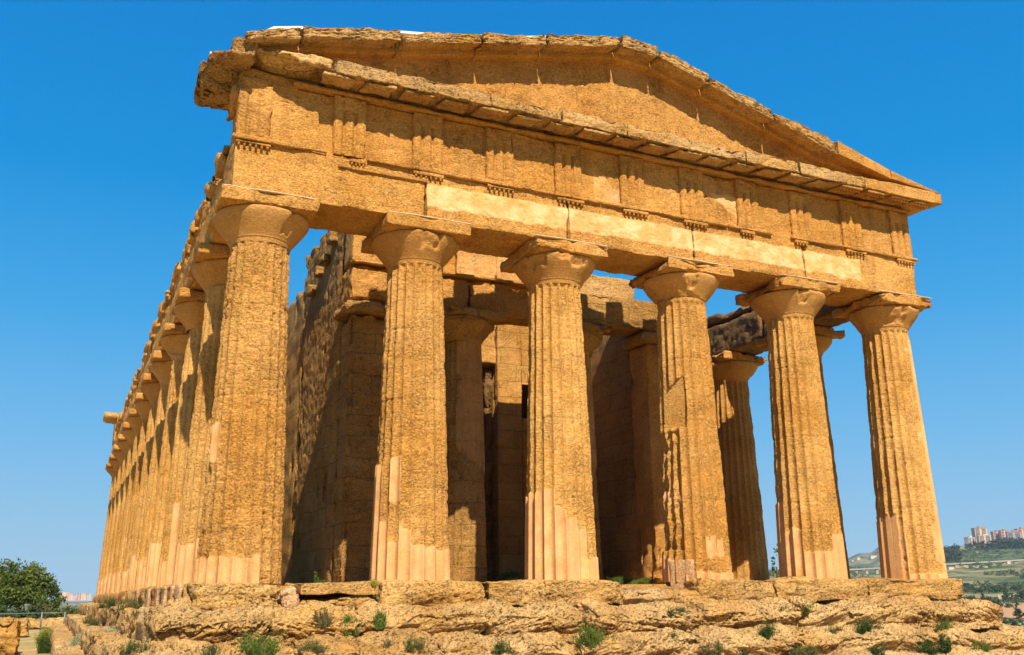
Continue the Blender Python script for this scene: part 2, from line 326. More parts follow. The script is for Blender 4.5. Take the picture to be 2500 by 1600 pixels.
def box01(u, a, b, w=.02): return np.minimum(u-a, b-u)
st1 = lambda u, z: np.maximum(np.where(u < .45, .37-z, -.3), np.minimum(box01(u, -1, -.72), np.minimum(z-1.9, 2.6-z))*.7-.05)
st2 = lambda u, z: np.maximum.reduce([np.where(u < -.85, 2.05, np.where(u < -.62, 1.12, np.where(u < .1, .68, .60)))-z, np.minimum(box01(u, -.62, -.3)*3, np.minimum(z-1.35, 2.1-z)), np.minimum(box01(u, -.22, -.02)*3, .95-z)])
st3 = lambda u, z: np.where(u < -.05, 1.64, np.where(u < .2, 1.35, np.where(u < .42, 1.18, np.where(u < .66, .92, .45))))-z
st4 = lambda u, z: np.maximum.reduce([np.minimum(-.55-u, .45-z)*1.0, np.minimum(box01(u, -.95, -.45)*2, np.minimum(z-1.6, 1.85-z)), np.minimum(box01(u, .2, .7), np.minimum(z-.45, .85-z)), np.minimum(u+.3, .12-z)])
st5 = lambda u, z: np.where(u < -.75, 1.7, np.where(u < -.2, 1.05, np.where(u > .55, .95, .62)))-z
st6 = lambda u, z: np.maximum.reduce([np.minimum(-.25-u, 1.42-z), np.minimum(u-.72, 5.9-z)*.6-.1, .1-z])
def flat4(V, s, view):
    # recessed panel hewn into the left flank of the shaft, with a stepped ledge beneath
    n = np.array([math.sin(view-.45), -math.cos(view-.45)]); c = np.array([XC[3], 0.])
    tt = np.array([-n[1], n[0]])*1.0
    d = (V[:, :2]-c)@n; w = (V[:, :2]-c)@tt; z = V[:, 2]
    m = (d > 0) & (np.abs(w+.04) < .25-.05*np.sin(z*3)) & (z > 3.12) & (z < 4.10+.1*np.sin(w*9))
    lim = .50; V = V.copy(); ex = np.where(m, np.maximum(d-lim, 0), 0)
    V[:, :2] -= ex[:, None]*n[None, :]
    return V, s
def rough4(u, z, P): return np.where((u < -.35) & (z > .6) & (z < 3.05), .045+.045*fbm(P, (5, 5, 6), 3, 9), 0)
def flat6(V, s, view):
    n = np.array([math.sin(view-.52), -math.cos(view-.52)]); c = np.array([XC[5], 0.]); d = (V[:, :2]-c)@n; z = V[:, 2]
    m = (z < 1.45+.03*np.sin(d*40)); lim = .655-.02*z; V = V.copy(); ex = np.where(m, np.maximum(d-lim, 0), 0); V[:, :2] -= ex[:, None]*n[None, :]
    s = np.where(m & (d > lim-.02), 1.0, s); return V, s
make_column(XC[0], 0, 1, 16, .018, chip=-.15, achip=.03, er=.60, rough=1.15, stuc=st1, line=True, label='front corner column with a very worn shaft and a smooth plaster band at its foot')
make_column(XC[1], 0, 2, 16, .018, chip=.1, achip=.04, er=.30, rough=1.0, stuc=st2, line=True, label='front column with sharp plastered flutes at the foot stepping up on its left side')
make_column(XC[2], 0, 3, 16, .018, chip=.45, achip=.10, er=.25, rough=.75, stuc=st3, line=True, label='front column whose pink plastered flutes step down from left to right')
make_column(XC[3], 0, 4, 16, .018, chip=.15, achip=.16, er=.15, rough=.75, stuc=st4, flat=flat4, carve=rough4, line=True, label='front column with a hewn niche and a pitted strip on its left side')
make_column(XC[4], 0, 5, 16, .018, chip=.2, achip=.16, er=.08, rough=.7, stuc=st5, line=True, label='front column with pale plaster on the right of its foot')
make_column(XC[5], 0, 6, 16, .018, chip=.35, achip=.14, er=.08, rough=.7, stuc=st6, flat=flat6, line=True, label='front corner column with a flat smooth panel low on its left side')
fs = {1: lambda u, z: np.where(u < -.1, .8, .3)-z, 2: lambda u, z: np.maximum(np.minimum(box01(u, -.75, -.4)*3, 1.9-z)-.04, .6-z), 3: lambda u, z: np.where(u < -.3, 1.1, .5)-z, 4: lambda u, z: .7+.2*np.sin(u*4)-z, 5: lambda u, z: .8+.3*np.sin(u*5)-z, 6: lambda u, z: .7-z}
lowres = None
for j in range(1, 13):
    if j <= 7: make_column(0, YC[j], 10+j, 10 if j < 4 else 6, .05 if j < 4 else .08, chip=.15, achip=.05, er=.3, stuc=fs.get(j, lambda u, z: .6+.2*np.sin(u*4)-z), res=.07, rough=1.2)
    else:
        c = make_column(0, YC[j], 30, 6, .1, chip=.1, achip=.05, er=.4, stuc=lambda u, z: .8-z, res=.1) if lowres is None else dup(lowres, (0, YC[j], 0))
        lowres = lowres or c
for j in range(1, 13):
    if j <= 2: make_column(XC[5], YC[j], 40+j, 8, .05, chip=.3, achip=.2, er=.15, res=.06, label='shaded column of the far flank seen between the front columns' if j == 2 else None)
    else: dup(lowres, (XC[5], YC[j], 0))
for i in range(1, 5): dup(lowres, (XC[i], YC[12], 0))
# two columns of the porch
YP = 5.0
for i, sd in ((2, 61), (3, 62)):
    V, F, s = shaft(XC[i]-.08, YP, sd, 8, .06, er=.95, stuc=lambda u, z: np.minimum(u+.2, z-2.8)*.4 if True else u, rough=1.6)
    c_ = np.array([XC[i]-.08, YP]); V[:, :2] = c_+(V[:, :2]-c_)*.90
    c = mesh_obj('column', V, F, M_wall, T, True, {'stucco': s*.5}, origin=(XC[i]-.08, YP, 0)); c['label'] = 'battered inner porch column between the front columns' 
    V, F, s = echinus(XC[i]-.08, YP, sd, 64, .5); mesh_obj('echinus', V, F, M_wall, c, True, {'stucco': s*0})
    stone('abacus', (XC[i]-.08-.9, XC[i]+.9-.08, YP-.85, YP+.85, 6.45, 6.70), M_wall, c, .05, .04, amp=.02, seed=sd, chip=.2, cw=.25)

# ---- entablature, front
YF, YB = -.705, .66
XL, XR = -.68, 15.99
def pale_fn(P):
    x, z = P[:, 0], P[:, 2]; n = .03*fbm(P, 3, 3, 5)
    up = 7.50-.0*(x); lo = 7.0-.05*np.clip((x-9)/5, 0, 1)
    m = np.minimum.reduce([(x-2.97)*1, (14.15-x)*1, (up-z)+n, (z-lo)+n*2.]); return np.clip(m/.02, 0, 1)*(P[:, 1] < -.6)
edges = [XL, 2.97, 6.12, 9.25, 12.40, XR]
ARCH = []
for k in range(5):
    a, b = edges[k]+.004, edges[k+1]-.004
    ARCH.append(stone('architrave', (a, b, YF, YB, ZA+.002, 7.785), M_ent, T, .025, .012, amp=.014, seed=70+k, chip=.045, pit=.012, cw=.1, attr={'pale': pale_fn}, extra=lambda P, N, dd: -.012*pale_fn(P)))
# taenia: long thin fillet, broken away near the left end
for k, (a, b) in enumerate([(XL-.06, 1.0), (1.75, 3.9), (3.9, 6.9), (6.9, 10.2), (10.2, 11.45), (12.0, XR+.05)]):
    stone('taenia', (a, b, YF-.085, YF+.02, 7.702, 7.79), M_ent, T, .035, .01, amp=.006, seed=90+k, chip=.03, pit=.006, cw=.08)
stone('fillet', (1.2, 3.0, YF-.05, YF+.02, 7.49, 7.60), M_ent, T, .03, .01, amp=.008, seed=98, chip=.03, pit=.006, cw=.08)
TRI = [-.36, 1.42, 3.0, 4.57, 6.15, 7.74, 9.31, 10.87, 12.44, 14.02, 15.66]
def guttae_row(xc, w, y, z, n=6, r=.026, h=.055):
    parts = []
    for i in range(n):
        gx = xc-w/2+w*(i+.5)/n; th = np.arange(8)/8*2*math.pi
        ring = lambda rr, zz: np.stack([gx+rr*np.cos(th), y+rr*np.sin(th), zz+0*th], 1)
        V = np.concatenate([ring(r*.8, z), ring(r, z-h), [[gx, y, z-h]]]); F = [[j, (j+1) % 8, 8+(j+1) % 8, 8+j][::-1] for j in range(8)]+[[8+j, 8+(j+1) % 8, 16, 16][::-1] for j in range(8)]
        parts.append((V, np.array(F)))
    return parts
for k, x in enumerate(TRI):
    w = .64; a = max(XL-.04, x-w/2); b = min(XR+.04, x+w/2)
    if k == 1: a = 1.42
    if k in (7, 8): b -= .25
    P, N, dd, F = rblock((a, b, YF-.07, YF+.015, 7.63, 7.70), .03, .006); d = weather(P, N, dd, .004, 1, k, .02, .004, .06)
    parts = [(P-N*d[:, None], F)]+guttae_row((a+b)/2, b-a-.03, YF-.04, 7.632, 6 if b-a > .5 else 4)
    V, F = cat_(parts); mesh_obj('regula', V, F, M_ent, ARCH[min(4, max(0, sum(x > e for e in edges[1:-1])))])
# frieze: metopes set back, triglyphs standing proud
YM = YF+.075
for k in range(10):
    a, b = (TRI[k]+.003, TRI[k+1]-.003) if k else (XL+.1, TRI[1]-.003)
    stone('metope', (a, b, YM, YB, 7.70, 9.0), M_ent, T, .026, .01, skip='z-', amp=.016, seed=110+k, chip=.02, pit=.02 if k in (2, 3, 6) else .01,
          attr={'pale': (lambda P: np.clip(np.minimum((P[:, 0]-6.78), 8.42-P[:, 2]-.5*np.clip(P[:, 0]-7.0, 0, 1)+.10*fbm(P, 4, 3, 3))/.06, 0, .5)*(P[:, 1] < 0)) if k == 4 else ((lambda P: np.clip(np.minimum(.8*(P[:, 0]-9.78)-(8.56-P[:, 2])+.1*fbm(P, 4, 3, 3), 8.56-P[:, 2])/.04, 0, .7)*(P[:, 1] < 0)) if k == 6 else (lambda P: P[:, 0]*0))})
for k, x in enumerate(TRI):
    worn = {0: .8, 1: .25, 2: .5, 3: .45, 4: .1, 5: .1, 6: .25, 7: .1, 8: .1, 9: .0, 10: -.2}[k]
    def tri_extra(P, N, dd, x=x, worn=worn, k=k):
        u = (P[:, 0]-x)/.32; front = np.clip(-N[:, 1], 0, 1); g = 0
        for c0, w0 in ((-.333, .155), (.333, .155), (-1.0, .09), (1.0, .09)): g = g+np.clip(1-np.abs(u-c0)/w0/1.15, 0, 1)
        e = np.clip(worn+.6*fbm(P, 1.6, 3, k), 0, 1)
        return front*((g*.085)*(P[:, 2] < 8.72)*(1-.8*e)+e*.035*(.6+fbm(P, (6, 6, 9), 3, k+5)))
    stone('triglyph', (x-.32, x+.32, YF-.005, YM+.1, 7.76, 9.0), M_ent, T, .018, .01, skip='z-y+', amp=.008, seed=130+k, chip=.03, pit=.012, extra=tri_extra)
# horizontal cornice: bed, blocks, mutules
YL = -1.35
cx = [.95, 2.55, 4.1, 5.7, 7.25, 8.85, 10.4, 11.95, 13.95, 16.55]
def soff(V):
    V = V.copy(); k = np.clip((V[:, 1]-YL)/(YF-YL), 0, 1); low = V[:, 2] < 9.25; V[:, 2] = np.where(low, V[:, 2]+.10*k, V[:, 2]); return V
stone('cornice_bed', (.3, XR+.04, YF-.04, YB, 9.005, 9.10), M_ent, T, .06, .01, amp=.006, seed=150, chip=.02)
CORN = []
for k in range(len(cx)-1):
    a, b = cx[k]-.01, cx[k+1]+.006; last = k == len(cx)-2
    up = .06*math.sin(k*2.3) if k < 7 else .03
    o = stone('cornice', (a, b, YL, .55, 9.085, 9.38+up*.5), M_cor if not last else M_ent, T, .025, .02, amp=.02 if not last else .008, seed=160+k, chip=.035 if not last else .02, pit=.025 if not last else .004, cw=.16, warp=soff)
    CORN.append(o)
nm = 20
for k in range(nm):
    x = 1.05+k*.783
    if x > 16.2: break
    own = CORN[max(0, min(len(CORN)-1, sum(x > e for e in cx)-1))]
    parts = []
    P, N, dd, F = rblock((x-.31, x+.31, YL+.05, YF-.05, 9.02, 9.09), .04, .008); d = weather(P, N, dd, .008, 1, k, .05 if x < 13.4 else .01, .01, .1)
    V = soff(P-N*d[:, None])
    if x > 13.2: V, F = cat_([(V, F)]+guttae_row(x, .56, YL+.12, 9.03, 6, .028, .045)+guttae_row(x, .56, YL+.3, 9.05, 6, .028, .045))
    mesh_obj('mutule', V, F, M_ent if x > 13.2 else M_cor, own)
# broken left end of the cornice
def lump(name, pts_box, seed, mat, amp=.12, res=.045, warp=None, **k):
    return stone(name, pts_box, mat, T, res, .12, amp=amp, seed=seed, chip=.22, pit=.04, cw=.35, s=.8, warp=warp, **k)
def wl(V):
    V = V.copy(); x, y, z = V.T; t = np.clip((.95-x)/1.6, 0, 1); V[:, 2] = np.where(z < 9.3, z+.0+.10*np.clip((y-YL)/.6, 0, 1)+t*.12, z+t*.06-.02); V[:, 1] = np.where(y < -.9, y+t*.22, y); return V
lump('cornice', (-.62, .94, YL, .4, 9.10, 9.44), 181, M_cor, .06, warp=wl, label='broken left end of the cornice')
def wl2(V):
    V = V.copy(); x, y, z = V.T
    t = np.clip((-.55-x)/.8, 0, 1); V[:, 2] = np.where(z < 9.2, z-.16*(1-t), z-.08*t); V[:, 1] = np.where(y < 0, y+.50*np.clip((9.40-z)/.45, 0, 1), y); return V
lump('corner_block', (-1.02, -.42, -1.18, .5, 9.12, 9.56), 189, M_wall2, .08)
lump('corner_block', (-1.36, -.45, -.80, .75, 8.94, 9.48), 185, M_wall2, .07, warp=wl2, label='jutting broken corner block of the cornice')
stone('corner_block', (-.75, .5, -.62, .6, 8.6, 9.25), M_ent, T, .05, .08, amp=.05, seed=187, chip=.15, cw=.3)

# tympanum
def ytop(x): return np.interp(x, [-.6, 0.3, 2.2, 3.9, 5.4, 7.25, 8.2, 9.55, 11.3, 13.2, 14.8, 16.5], [9.35, 9.72, 10.15, 10.55, 10.92, 11.30, 11.29, 10.90, 10.36, 9.98, 9.52, 9.2])
def tym(V):
    V = V.copy(); k = np.clip((V[:, 2]-9.3)/1.0, 0, 1); V[:, 2] = 9.3+k*(np.maximum(ytop(V[:, 0])+.0, 9.31)-9.3)+(V[:, 2]-9.3-k); return V
def tymx(P, N, dd):
    joints = 0
    for xx in (1.6, 3.4, 4.9, 6.6, 8.3, 10.1, 11.7, 13.2): joints = joints+.02*np.exp(-((P[:, 0]-xx)/.02)**2)*np.clip(-N[:, 1], 0, 1)
    return joints
stone('tympanum', (-.3, 15.9, -.74, .5, 9.3, 10.3), M_ent, T, .03, .01, amp=.025, seed=190, chip=.0, pit=.02, warp=tym, extra=tymx)
# raking cornice blocks: (x0,x1,low0,low1,top0,top1)
RK = [(-.72, .30, 9.35, 9.62, 9.55, 9.90), (.30, 2.22, 9.64, 10.08, 9.90, 10.34), (2.22, 3.9, 10.06, 10.45, 10.30, 10.72), (3.9, 5.38, 10.44, 10.80, 10.70, 11.09), (5.38, 7.22, 10.80, 11.21, 11.08, 11.48), (7.22, 8.19, 11.24, 11.20, 11.52, 11.47), (8.19, 9.52, 11.20, 10.83, 11.46, 11.10), (9.52, 11.33, 10.82, 10.32, 11.08, 10.58), (11.33, 13.2, 10.34, 9.80, 10.57, 10.16), (13.2, 14.85, 9.84, 9.48, 10.20, 9.72), (14.85, 16.45, 9.50, 9.36, 9.72, 9.40)]
for k, (a, b, l0, l1, t0, t1) in enumerate(RK):
    new = k >= 9
    def wr(V, a=a, b=b, l0=l0, l1=l1, t0=t0, t1=t1, k=k):
        V = V.copy(); u = (V[:, 0]-a)/(b-a); h = V[:, 2]; lo = l0+(l1-l0)*u; hi = t0+(t1-t0)*u
        V[:, 2] = lo+h*(hi-lo)+np.where(h < .5, .10*np.clip((V[:, 1]-YL)/.6, 0, 1), .0); return V
    P, N, dd, F = rblock((a+.008, b-.008, YL, .62, 0, 1.0), .028, .03)
    # finer vertical grid
    d = weather(P, N, dd, .02 if not new else .006, 1.2, 200+k, .06 if not new else .015, .035 if not new else .004, .18)
    V = P-N*d[:, None]*np.array([1, 1, 2.2]); V = wr(V)
    V[:, 2] += np.where(P[:, 2] > .6, (.05 if not new else .01)*fbm(P, (2.2, 2.2, 1), 4, 33+k), 0)
    mesh_obj('raking_cornice', V, F, M_cor if not new else M_ent, T)
    # moulding under the blocks, back against the tympanum
    P, N, dd, F = rblock((a+.004, b-.004, -.92, -.3, 0, .2), .06, .01)
    V = P.copy(); u = (P[:, 0]-a)/(b-a); V[:, 2] = P[:, 2]+l0+(l1-l0)*u-.04
    mesh_obj('bed_moulding', V, F, M_ent, T)
# backing masonry with crenellated top behind the pediment
for k in range(11):
    x = 2.0+k*1.12; z = float(ytop(x))
    stone('backing_block', (x-.27, x+.27, .10, .66, z+.1, z+.62), M_wall, T, .1, .03, amp=.03, seed=230+k, chip=.06)
# white protective capping on the left half of the pediment
def ribbon(name, pts, y0, y1, th, mat, parent):
    parts = []
    V = []; 
    for (x, z) in pts: V += [(x, y0, z), (x, y1, z+.03), (x, y1, z-th), (x, y0, z-th)]
    F = []
    for i in range(len(pts)-1):
        for j in range(4): F.append((i*4+j, i*4+(j+1) % 4, (i+1)*4+(j+1) % 4, (i+1)*4+j))
    n = len(pts)-1; F += [(0, 3, 2, 1), (n*4, n*4+1, n*4+2, n*4+3)]
    return mesh_obj(name, V, F, mat, parent, False)
ribbon('capping', [(-.55, 9.60), (-.2, 9.88), (.3, 10.02), (.6, 10.03), (1.3, 10.17), (2.2, 10.43), (3.0, 10.57), (3.9, 10.79), (4.7, 10.95), (5.4, 11.16), (6.0, 11.27), (6.8, 11.40)], -1.13, .2, .05, M_white, T)
ribbon('capping', [(-1.22, 9.40), (-.95, 9.44), (-.75, 9.50)], -.60, .3, .04, M_white, T)

# ---- flank entablature, left and right
def flank(xo, xi, y0, y1, ztop, seed, mat, n):
    ys = np.linspace(y0, y1, n+1)
    for k in range(n):
        z1 = ztop+.30*math.sin(seed+k*1.7)*.5
        big = (ys[k] < 12)
        stone('architrave', (min(xo, xi), max(xo, xi), ys[k]+.01, ys[k+1]-.01, ZA+.002, 7.68), mat, T, .06 if big else .14, .03, amp=.03, seed=seed+k, chip=.07, pit=.02)
        stone('frieze', (min(xo, xi)+.03, max(xo, xi)-.03, ys[k]+.03, ys[k+1]-.02, 7.69, z1), mat, T, .06 if big else .14, .06, amp=.07, seed=seed+30+k, chip=.22, pit=.03, cw=.3)
flank(-.67, .55, .68, 38.5, 8.25, 300, M_ent, 12)
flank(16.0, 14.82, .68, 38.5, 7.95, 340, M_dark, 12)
def lumpy_row(x0, y0, y1, n, seed):
    rr = random.Random(seed)
    for k in range(n):
        y = y0+(y1-y0)*k/n; h = .12+.25*rr.random()
        stone('loose_block', (x0-.1*rr.random(), x0+.7, y, y+(y1-y0)/n*.8, 8.1, 8.22+h), M_ent, T, .08 if y < 12 else .15, .06, amp=.05, seed=seed+k, chip=.18, cw=.3)
lumpy_row(-.66, 1.0, 36.5, 24, 380)
# rear gable, seen as a corner far back
for k in range(5): stone('architrave', (edges[k], edges[k+1]-.01, 37.2, 38.6, ZA+.002, 7.7), M_ent, T, .25, .03, amp=.02, seed=400+k)
stone('frieze', (XL, XR, 37.25, 38.6, 7.71, 9.0), M_ent, T, .25, .03, amp=.02, seed=410)
stone('cornice', (XL-.6, XR+.6, 37.0, 39.2, 9.0, 9.35), M_cor, T, .2, .05, amp=.05, seed=411, chip=.15)
def wg(V):
    V = V.copy(); h = V[:, 2]; V[:, 2] = 9.36+h*(2.35*(1-np.abs(V[:, 0]-7.71)/8.4)+.02); return V
stone('tympanum', (-.6, 16.0, 37.9, 38.7, 0, 1.0), M_ent, T, .25, .01, amp=.01, seed=412, chip=0, warp=wg)

# ---- cella
def holes(rects, axis, depth=.35):
    def f(P, N, dd):
        m = np.zeros(len(P))
        for a0, a1, z0, z1 in rects:
            c = P[:, axis]; m = np.maximum(m, ((c > a0) & (c < a1) & (P[:, 2] > z0) & (P[:, 2] < z1))*1.0)
        out = (-N[:, 0] if axis == 1 else -N[:, 1]) > .5
        return m*depth*out
    return f
rg = random.Random(5)
hs_ = [(6.35, 6.75, 2.1, 2.75), (10.4, 10.75, 3.2, 3.6), (9.3, 9.5, 4.4, 4.8), (12, 12.4, 2.6, 3.2)]+[(7+rg.random()*14, 0, .5+rg.random()*8, 0) for _ in range(26)]
hs_ = [(a, b if b else a+.12+.1*rg.random(), c, d if d else c+.12+.12*rg.random()) for a, b, c, d in hs_]
wallx = lambda P, N, dd: holes(hs_, 1, .3)(P, N, dd)+.018*np.clip(fbm(P, (1, .7, 1.8), 5, 77), -.4, 1)+.05*pits(P, (8, 8, 12), 78, .2)*np.clip(1-np.abs(P[:, 2]-3.5)/4, .3, 1)
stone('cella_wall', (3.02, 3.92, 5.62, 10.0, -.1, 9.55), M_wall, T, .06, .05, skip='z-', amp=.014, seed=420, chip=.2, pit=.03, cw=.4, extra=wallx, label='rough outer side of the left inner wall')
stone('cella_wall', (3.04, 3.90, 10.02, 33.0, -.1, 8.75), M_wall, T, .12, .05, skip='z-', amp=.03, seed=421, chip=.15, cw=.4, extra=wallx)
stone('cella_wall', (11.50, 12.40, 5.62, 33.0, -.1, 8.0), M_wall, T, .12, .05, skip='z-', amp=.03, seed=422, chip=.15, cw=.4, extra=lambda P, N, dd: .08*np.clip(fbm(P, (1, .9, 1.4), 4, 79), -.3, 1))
# ragged stair turret corner blocks up on the left wall
for k, (y, z, h) in enumerate([(6.2, 8.7, .35), (6.9, 8.35, .3), (7.6, 8.2, .32), (8.4, 7.9, .3)]):
    stone('projecting_stone', (2.80, 3.08, y, y+.45, z, z+h), M_wall, T, .05, .05, amp=.03, seed=430+k, chip=.1)
# antae
brick = lambda P, N, dd: .05*np.clip(.5-np.abs(((P[:, 2]*9) % 1)-.5)*2.4, 0, 1)*(P[:, 2] < 2.6)*np.clip((3.35-P[:, 0])*8, 0, 1)+.05*np.clip(fbm(P, 2.2, 3, 91)-.05, 0, 1)
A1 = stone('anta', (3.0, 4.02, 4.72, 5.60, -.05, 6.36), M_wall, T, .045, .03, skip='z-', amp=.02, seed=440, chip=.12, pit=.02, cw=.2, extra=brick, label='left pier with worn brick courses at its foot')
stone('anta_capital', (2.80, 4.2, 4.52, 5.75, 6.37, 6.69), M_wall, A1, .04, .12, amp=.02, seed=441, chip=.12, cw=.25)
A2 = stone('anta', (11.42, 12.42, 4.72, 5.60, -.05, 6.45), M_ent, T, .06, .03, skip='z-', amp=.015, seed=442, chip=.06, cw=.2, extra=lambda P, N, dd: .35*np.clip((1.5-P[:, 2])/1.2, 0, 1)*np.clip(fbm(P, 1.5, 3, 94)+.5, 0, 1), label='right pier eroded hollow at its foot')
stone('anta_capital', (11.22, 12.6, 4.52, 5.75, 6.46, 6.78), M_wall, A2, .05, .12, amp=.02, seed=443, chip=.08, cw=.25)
# porch entablature
for k, (a, b) in enumerate([(2.98, 6.1), (6.11, 9.3), (9.31, 12.4)]):
    stone('architrave', (a, b, 4.62, 5.55, 6.71 if k < 2 else 6.8, 7.60 if k < 2 else 7.68), M_ent if k < 2 else M_wall, T, .05, .04, amp=.035, seed=450+k, chip=.10, pit=.03, cw=.2)
stone('taenia', (2.95, 9.0, 4.50, 4.7, 7.60, 7.68), M_ent, T, .05, .02, amp=.02, seed=455, chip=.08, cw=.1)
for k, (a, b) in enumerate([(3.0, 3.9), (3.9, 5.75), (5.75, 6.9), (6.9, 8.0), (8.0, 9.35)]):
    stone('frieze', (a+.005, b-.005, 4.66+(.05 if k % 2 else 0), 5.5, 7.69, 9.35 if k < 2 else 9.1), M_ent, T, .05, .01, amp=.012, seed=460+k, chip=.03, attr={'pale': (lambda P: P[:, 0]*0+.45) if k > 1 else (lambda P: P[:, 0]*0)})
stone('frieze', (9.36, 11.38, 5.0, 5.5, 7.69, 8.38), M_cor, T, .05, .02, amp=.012, seed=468, chip=.03)
# wall behind the porch with the doorway and slit windows
for k, b_ in enumerate([(8.93, 9.755, 9.2, 9.45, -.1, 8.0), (10.145, 11.5, 9.2, 9.45, -.1, 8.0), (9.757, 10.143, 9.2, 9.45, -.1, 5.0), (9.757, 10.143, 9.2, 9.45, 6.05, 8.0), (8.94, 9.2, 9.452, 10.4, -.1, 7.99), (8.95, 11.5, 10.4, 10.6, -.1, 7.98), (9.2, 11.5, 9.452, 10.39, 7.8, 7.97)]):
    stone('door_wall', b_, M_course, T, .05 if k < 4 else .2, .008, skip='z-', amp=.012, seed=470+(k < 4)*.5, chip=.0, pit=.01)
stone('door_wall', (3.95, 6.5, 9.2, 10.2, -.1, 6.62), M_wall, T, .1, .02, skip='z-', amp=.02, seed=471, chip=.05)
stone('door_wall', (3.95, 8.92, 9.2, 10.2, 6.63, 8.0), M_course, T, .08, .02, amp=.02, seed=472, chip=.1, cw=.2)
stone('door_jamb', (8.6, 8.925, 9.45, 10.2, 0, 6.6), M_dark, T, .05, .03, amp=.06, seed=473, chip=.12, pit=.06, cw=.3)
stone('fallen_stone', (10.05, 10.75, 6.2, 6.9, -.05, .55), M_wall, T, .05, .12, amp=.06, seed=474, chip=.15)

# ---- stylobate, steps
stone('floor', (-.6, 16.0, .1, 38.4, -.45, -.055), M_step, T, .25, .03, skip='z-', amp=.02, seed=480, chip=0, pit=0)
def rocky(tilt, a=.07, b=.045, seed=0, c=.04):
    ct, st_ = math.cos(tilt), math.sin(tilt)
    def f(P, N, dd):
        Q = np.stack([P[:, 0]*ct+P[:, 2]*st_, P[:, 1], -P[:, 0]*st_+P[:, 2]*ct], 1)
        s1 = fbm(Q, (.9, 1.2, 8.), 4, seed); hon = np.clip(fbm(Q, (11, 11, 17), 3, seed+1)-.08, 0, 1)
        msk = np.clip(fbm(P, .9, 2, seed+2)+.45, 0, 1)
        return a*fbm(P, (1.1, 1.1, 1.6), 4, seed+3)+b*np.clip(s1, -.5, 1)+c*2.2*hon*msk+c*.8*np.clip(fbm(Q, (24, 24, 40), 3, seed+8)-.05, 0, 1)
    return f
def rk(name, b, seed, tilt=.15, mat=M_step, res=.018, a=.05, bb=.045, c=.045, chip=.10, label=None, warp=None, skip='z-y+', rnd=.05):
    return stone(name, b, mat, T, res, rnd, skip=skip, amp=.02, seed=seed, chip=chip, pit=.0, cw=.2, extra=rocky(tilt, a, bb, seed, c), label=label, warp=warp)
YS = -.90
rk('stylobate_block', (-.80, .56, YS, .3, -.47, 0), 500, .02)
rk('mortar_lump', (.54, .86, YS-.1, .2, -.5, -.09), 501, .3, M_mort, a=.06, rnd=.12)
rk('stylobate_block', (.82, 2.17, YS-.02, .3, -.24, 0), 502, 0, a=.02, bb=.01, c=.01, chip=.05)
rk('stylobate_block', (.86, 2.2, YS+.05, .3, -.47, -.245), 503, 0, a=.03)
rk('stylobate_block', (2.2, 4.15, YS, .3, -.47, 0), 504, .2)
rk('stylobate_block', (4.16, 5.3, YS, .3, -.47, 0), 505, -.1, c=.06)
rk('stylobate_block', (5.31, 6.95, YS, .3, -.47, 0), 506, .1)
def wdip(V):
    V = V.copy(); V[:, 2] = np.where(V[:, 2] > -.4, V[:, 2]+.10*np.clip((V[:, 1]+.9)/1.2, 0, 1), V[:, 2]); return V
rk('stylobate_block', (6.9, 8.75, YS+.05, .5, -.5, -.20), 507, .1, M_rock, warp=wdip, label='sunken broken stretch of the top step')
rk('stylobate_block', (8.7, 10.6, YS, .3, -.47, 0), 508, .2, c=.05)
rk('stylobate_block', (10.6, 13.1, YS, .3, -.47, 0), 509, -.12)
rk('stylobate_block', (13.1, 16.05, YS, .3, -.47, 0), 510, .1, a=.035)
P, N, dd, F = rblock((-.29, .27, -.06, .06, -.30, .40), .03, .03); d = weather(P, N, dd, .004, 1, 520, .02, 0, .1)
V = P-N*d[:, None]; V[:, 2] += np.where(P[:, 2] > .4, .06*fbm(P, 5, 3, 2), 0); an = -1.13; ux, uy = math.cos(an), math.sin(an)
V = np.stack([XC[3]+math.sin(an)*.615+V[:, 0]*ux-V[:, 1]*uy, -math.cos(an)*.615+V[:, 0]*uy+V[:, 1]*ux, V[:, 2]], 1)
mesh_obj('plaster_slab', V, F, M_mort, T)
# ledges: (x0,x1,y0,z0,z1)
def ledge(x0, x1, y0, y1, z0, z1, seed, tilt, slope=.1, **k):
    def w(V):
        V = V.copy(); u = np.clip((V[:, 1]-y0)/.6, 0, 1); top = np.clip((V[:, 2]-z0)/(z1-z0), 0, 1)
        und = .10*fbm(np.stack([V[:, 0], V[:, 0]*0, V[:, 0]*0], 1), 1.4, 3, seed+9)
        V[:, 2] += top*(slope*(u-.75)+.07*fbm(V, (1.3, 1.3, .01), 3, seed+4)*(1-.5*u)); V[:, 1] += (1-u)*(.05*top+und+.16*np.clip(1-np.abs(top-.35)/.35, 0, 1)); return V
    return rk('step_block', (x0-.03, x1+.03, y0, y1, z0, z1), seed, tilt, M_rock, warp=w, a=.15, bb=.08, c=.075, chip=.18, rnd=.06, res=.015, **k)
Z2, Z3, Z4 = -.415, -.93, -1.42
xs2 = [-1.42, .35, 1.75, 3.9, 6.0, 8.4, 10.9, 13.3, 16.45]; tl = [.3, -.3, .12, .25, -.2, .08, .3, -.28]
for k in range(8): ledge(xs2[k]+.01, xs2[k+1]-.01, -1.50-.05*math.sin(k*2.1), -.3, -1.12, (Z2-.02+.02*math.sin(k*3.3)) if k < 7 else Z2-.03, 530+k, tl[k], .16)
xs3 = [-2.0, .6, 2.9, 5.4, 7.9, 10.2, 12.7, 15.0, 17.3]
for k in range(8): ledge(xs3[k]+.01, xs3[k+1]-.01, -2.10-.07*math.sin(k*1.7+1), -.9, -1.6, Z3+.03*math.sin(k*2.3)-(.20 if k == 7 else (.08 if k == 6 else 0)), 545+k, tl[(k+3) % 8], .14)
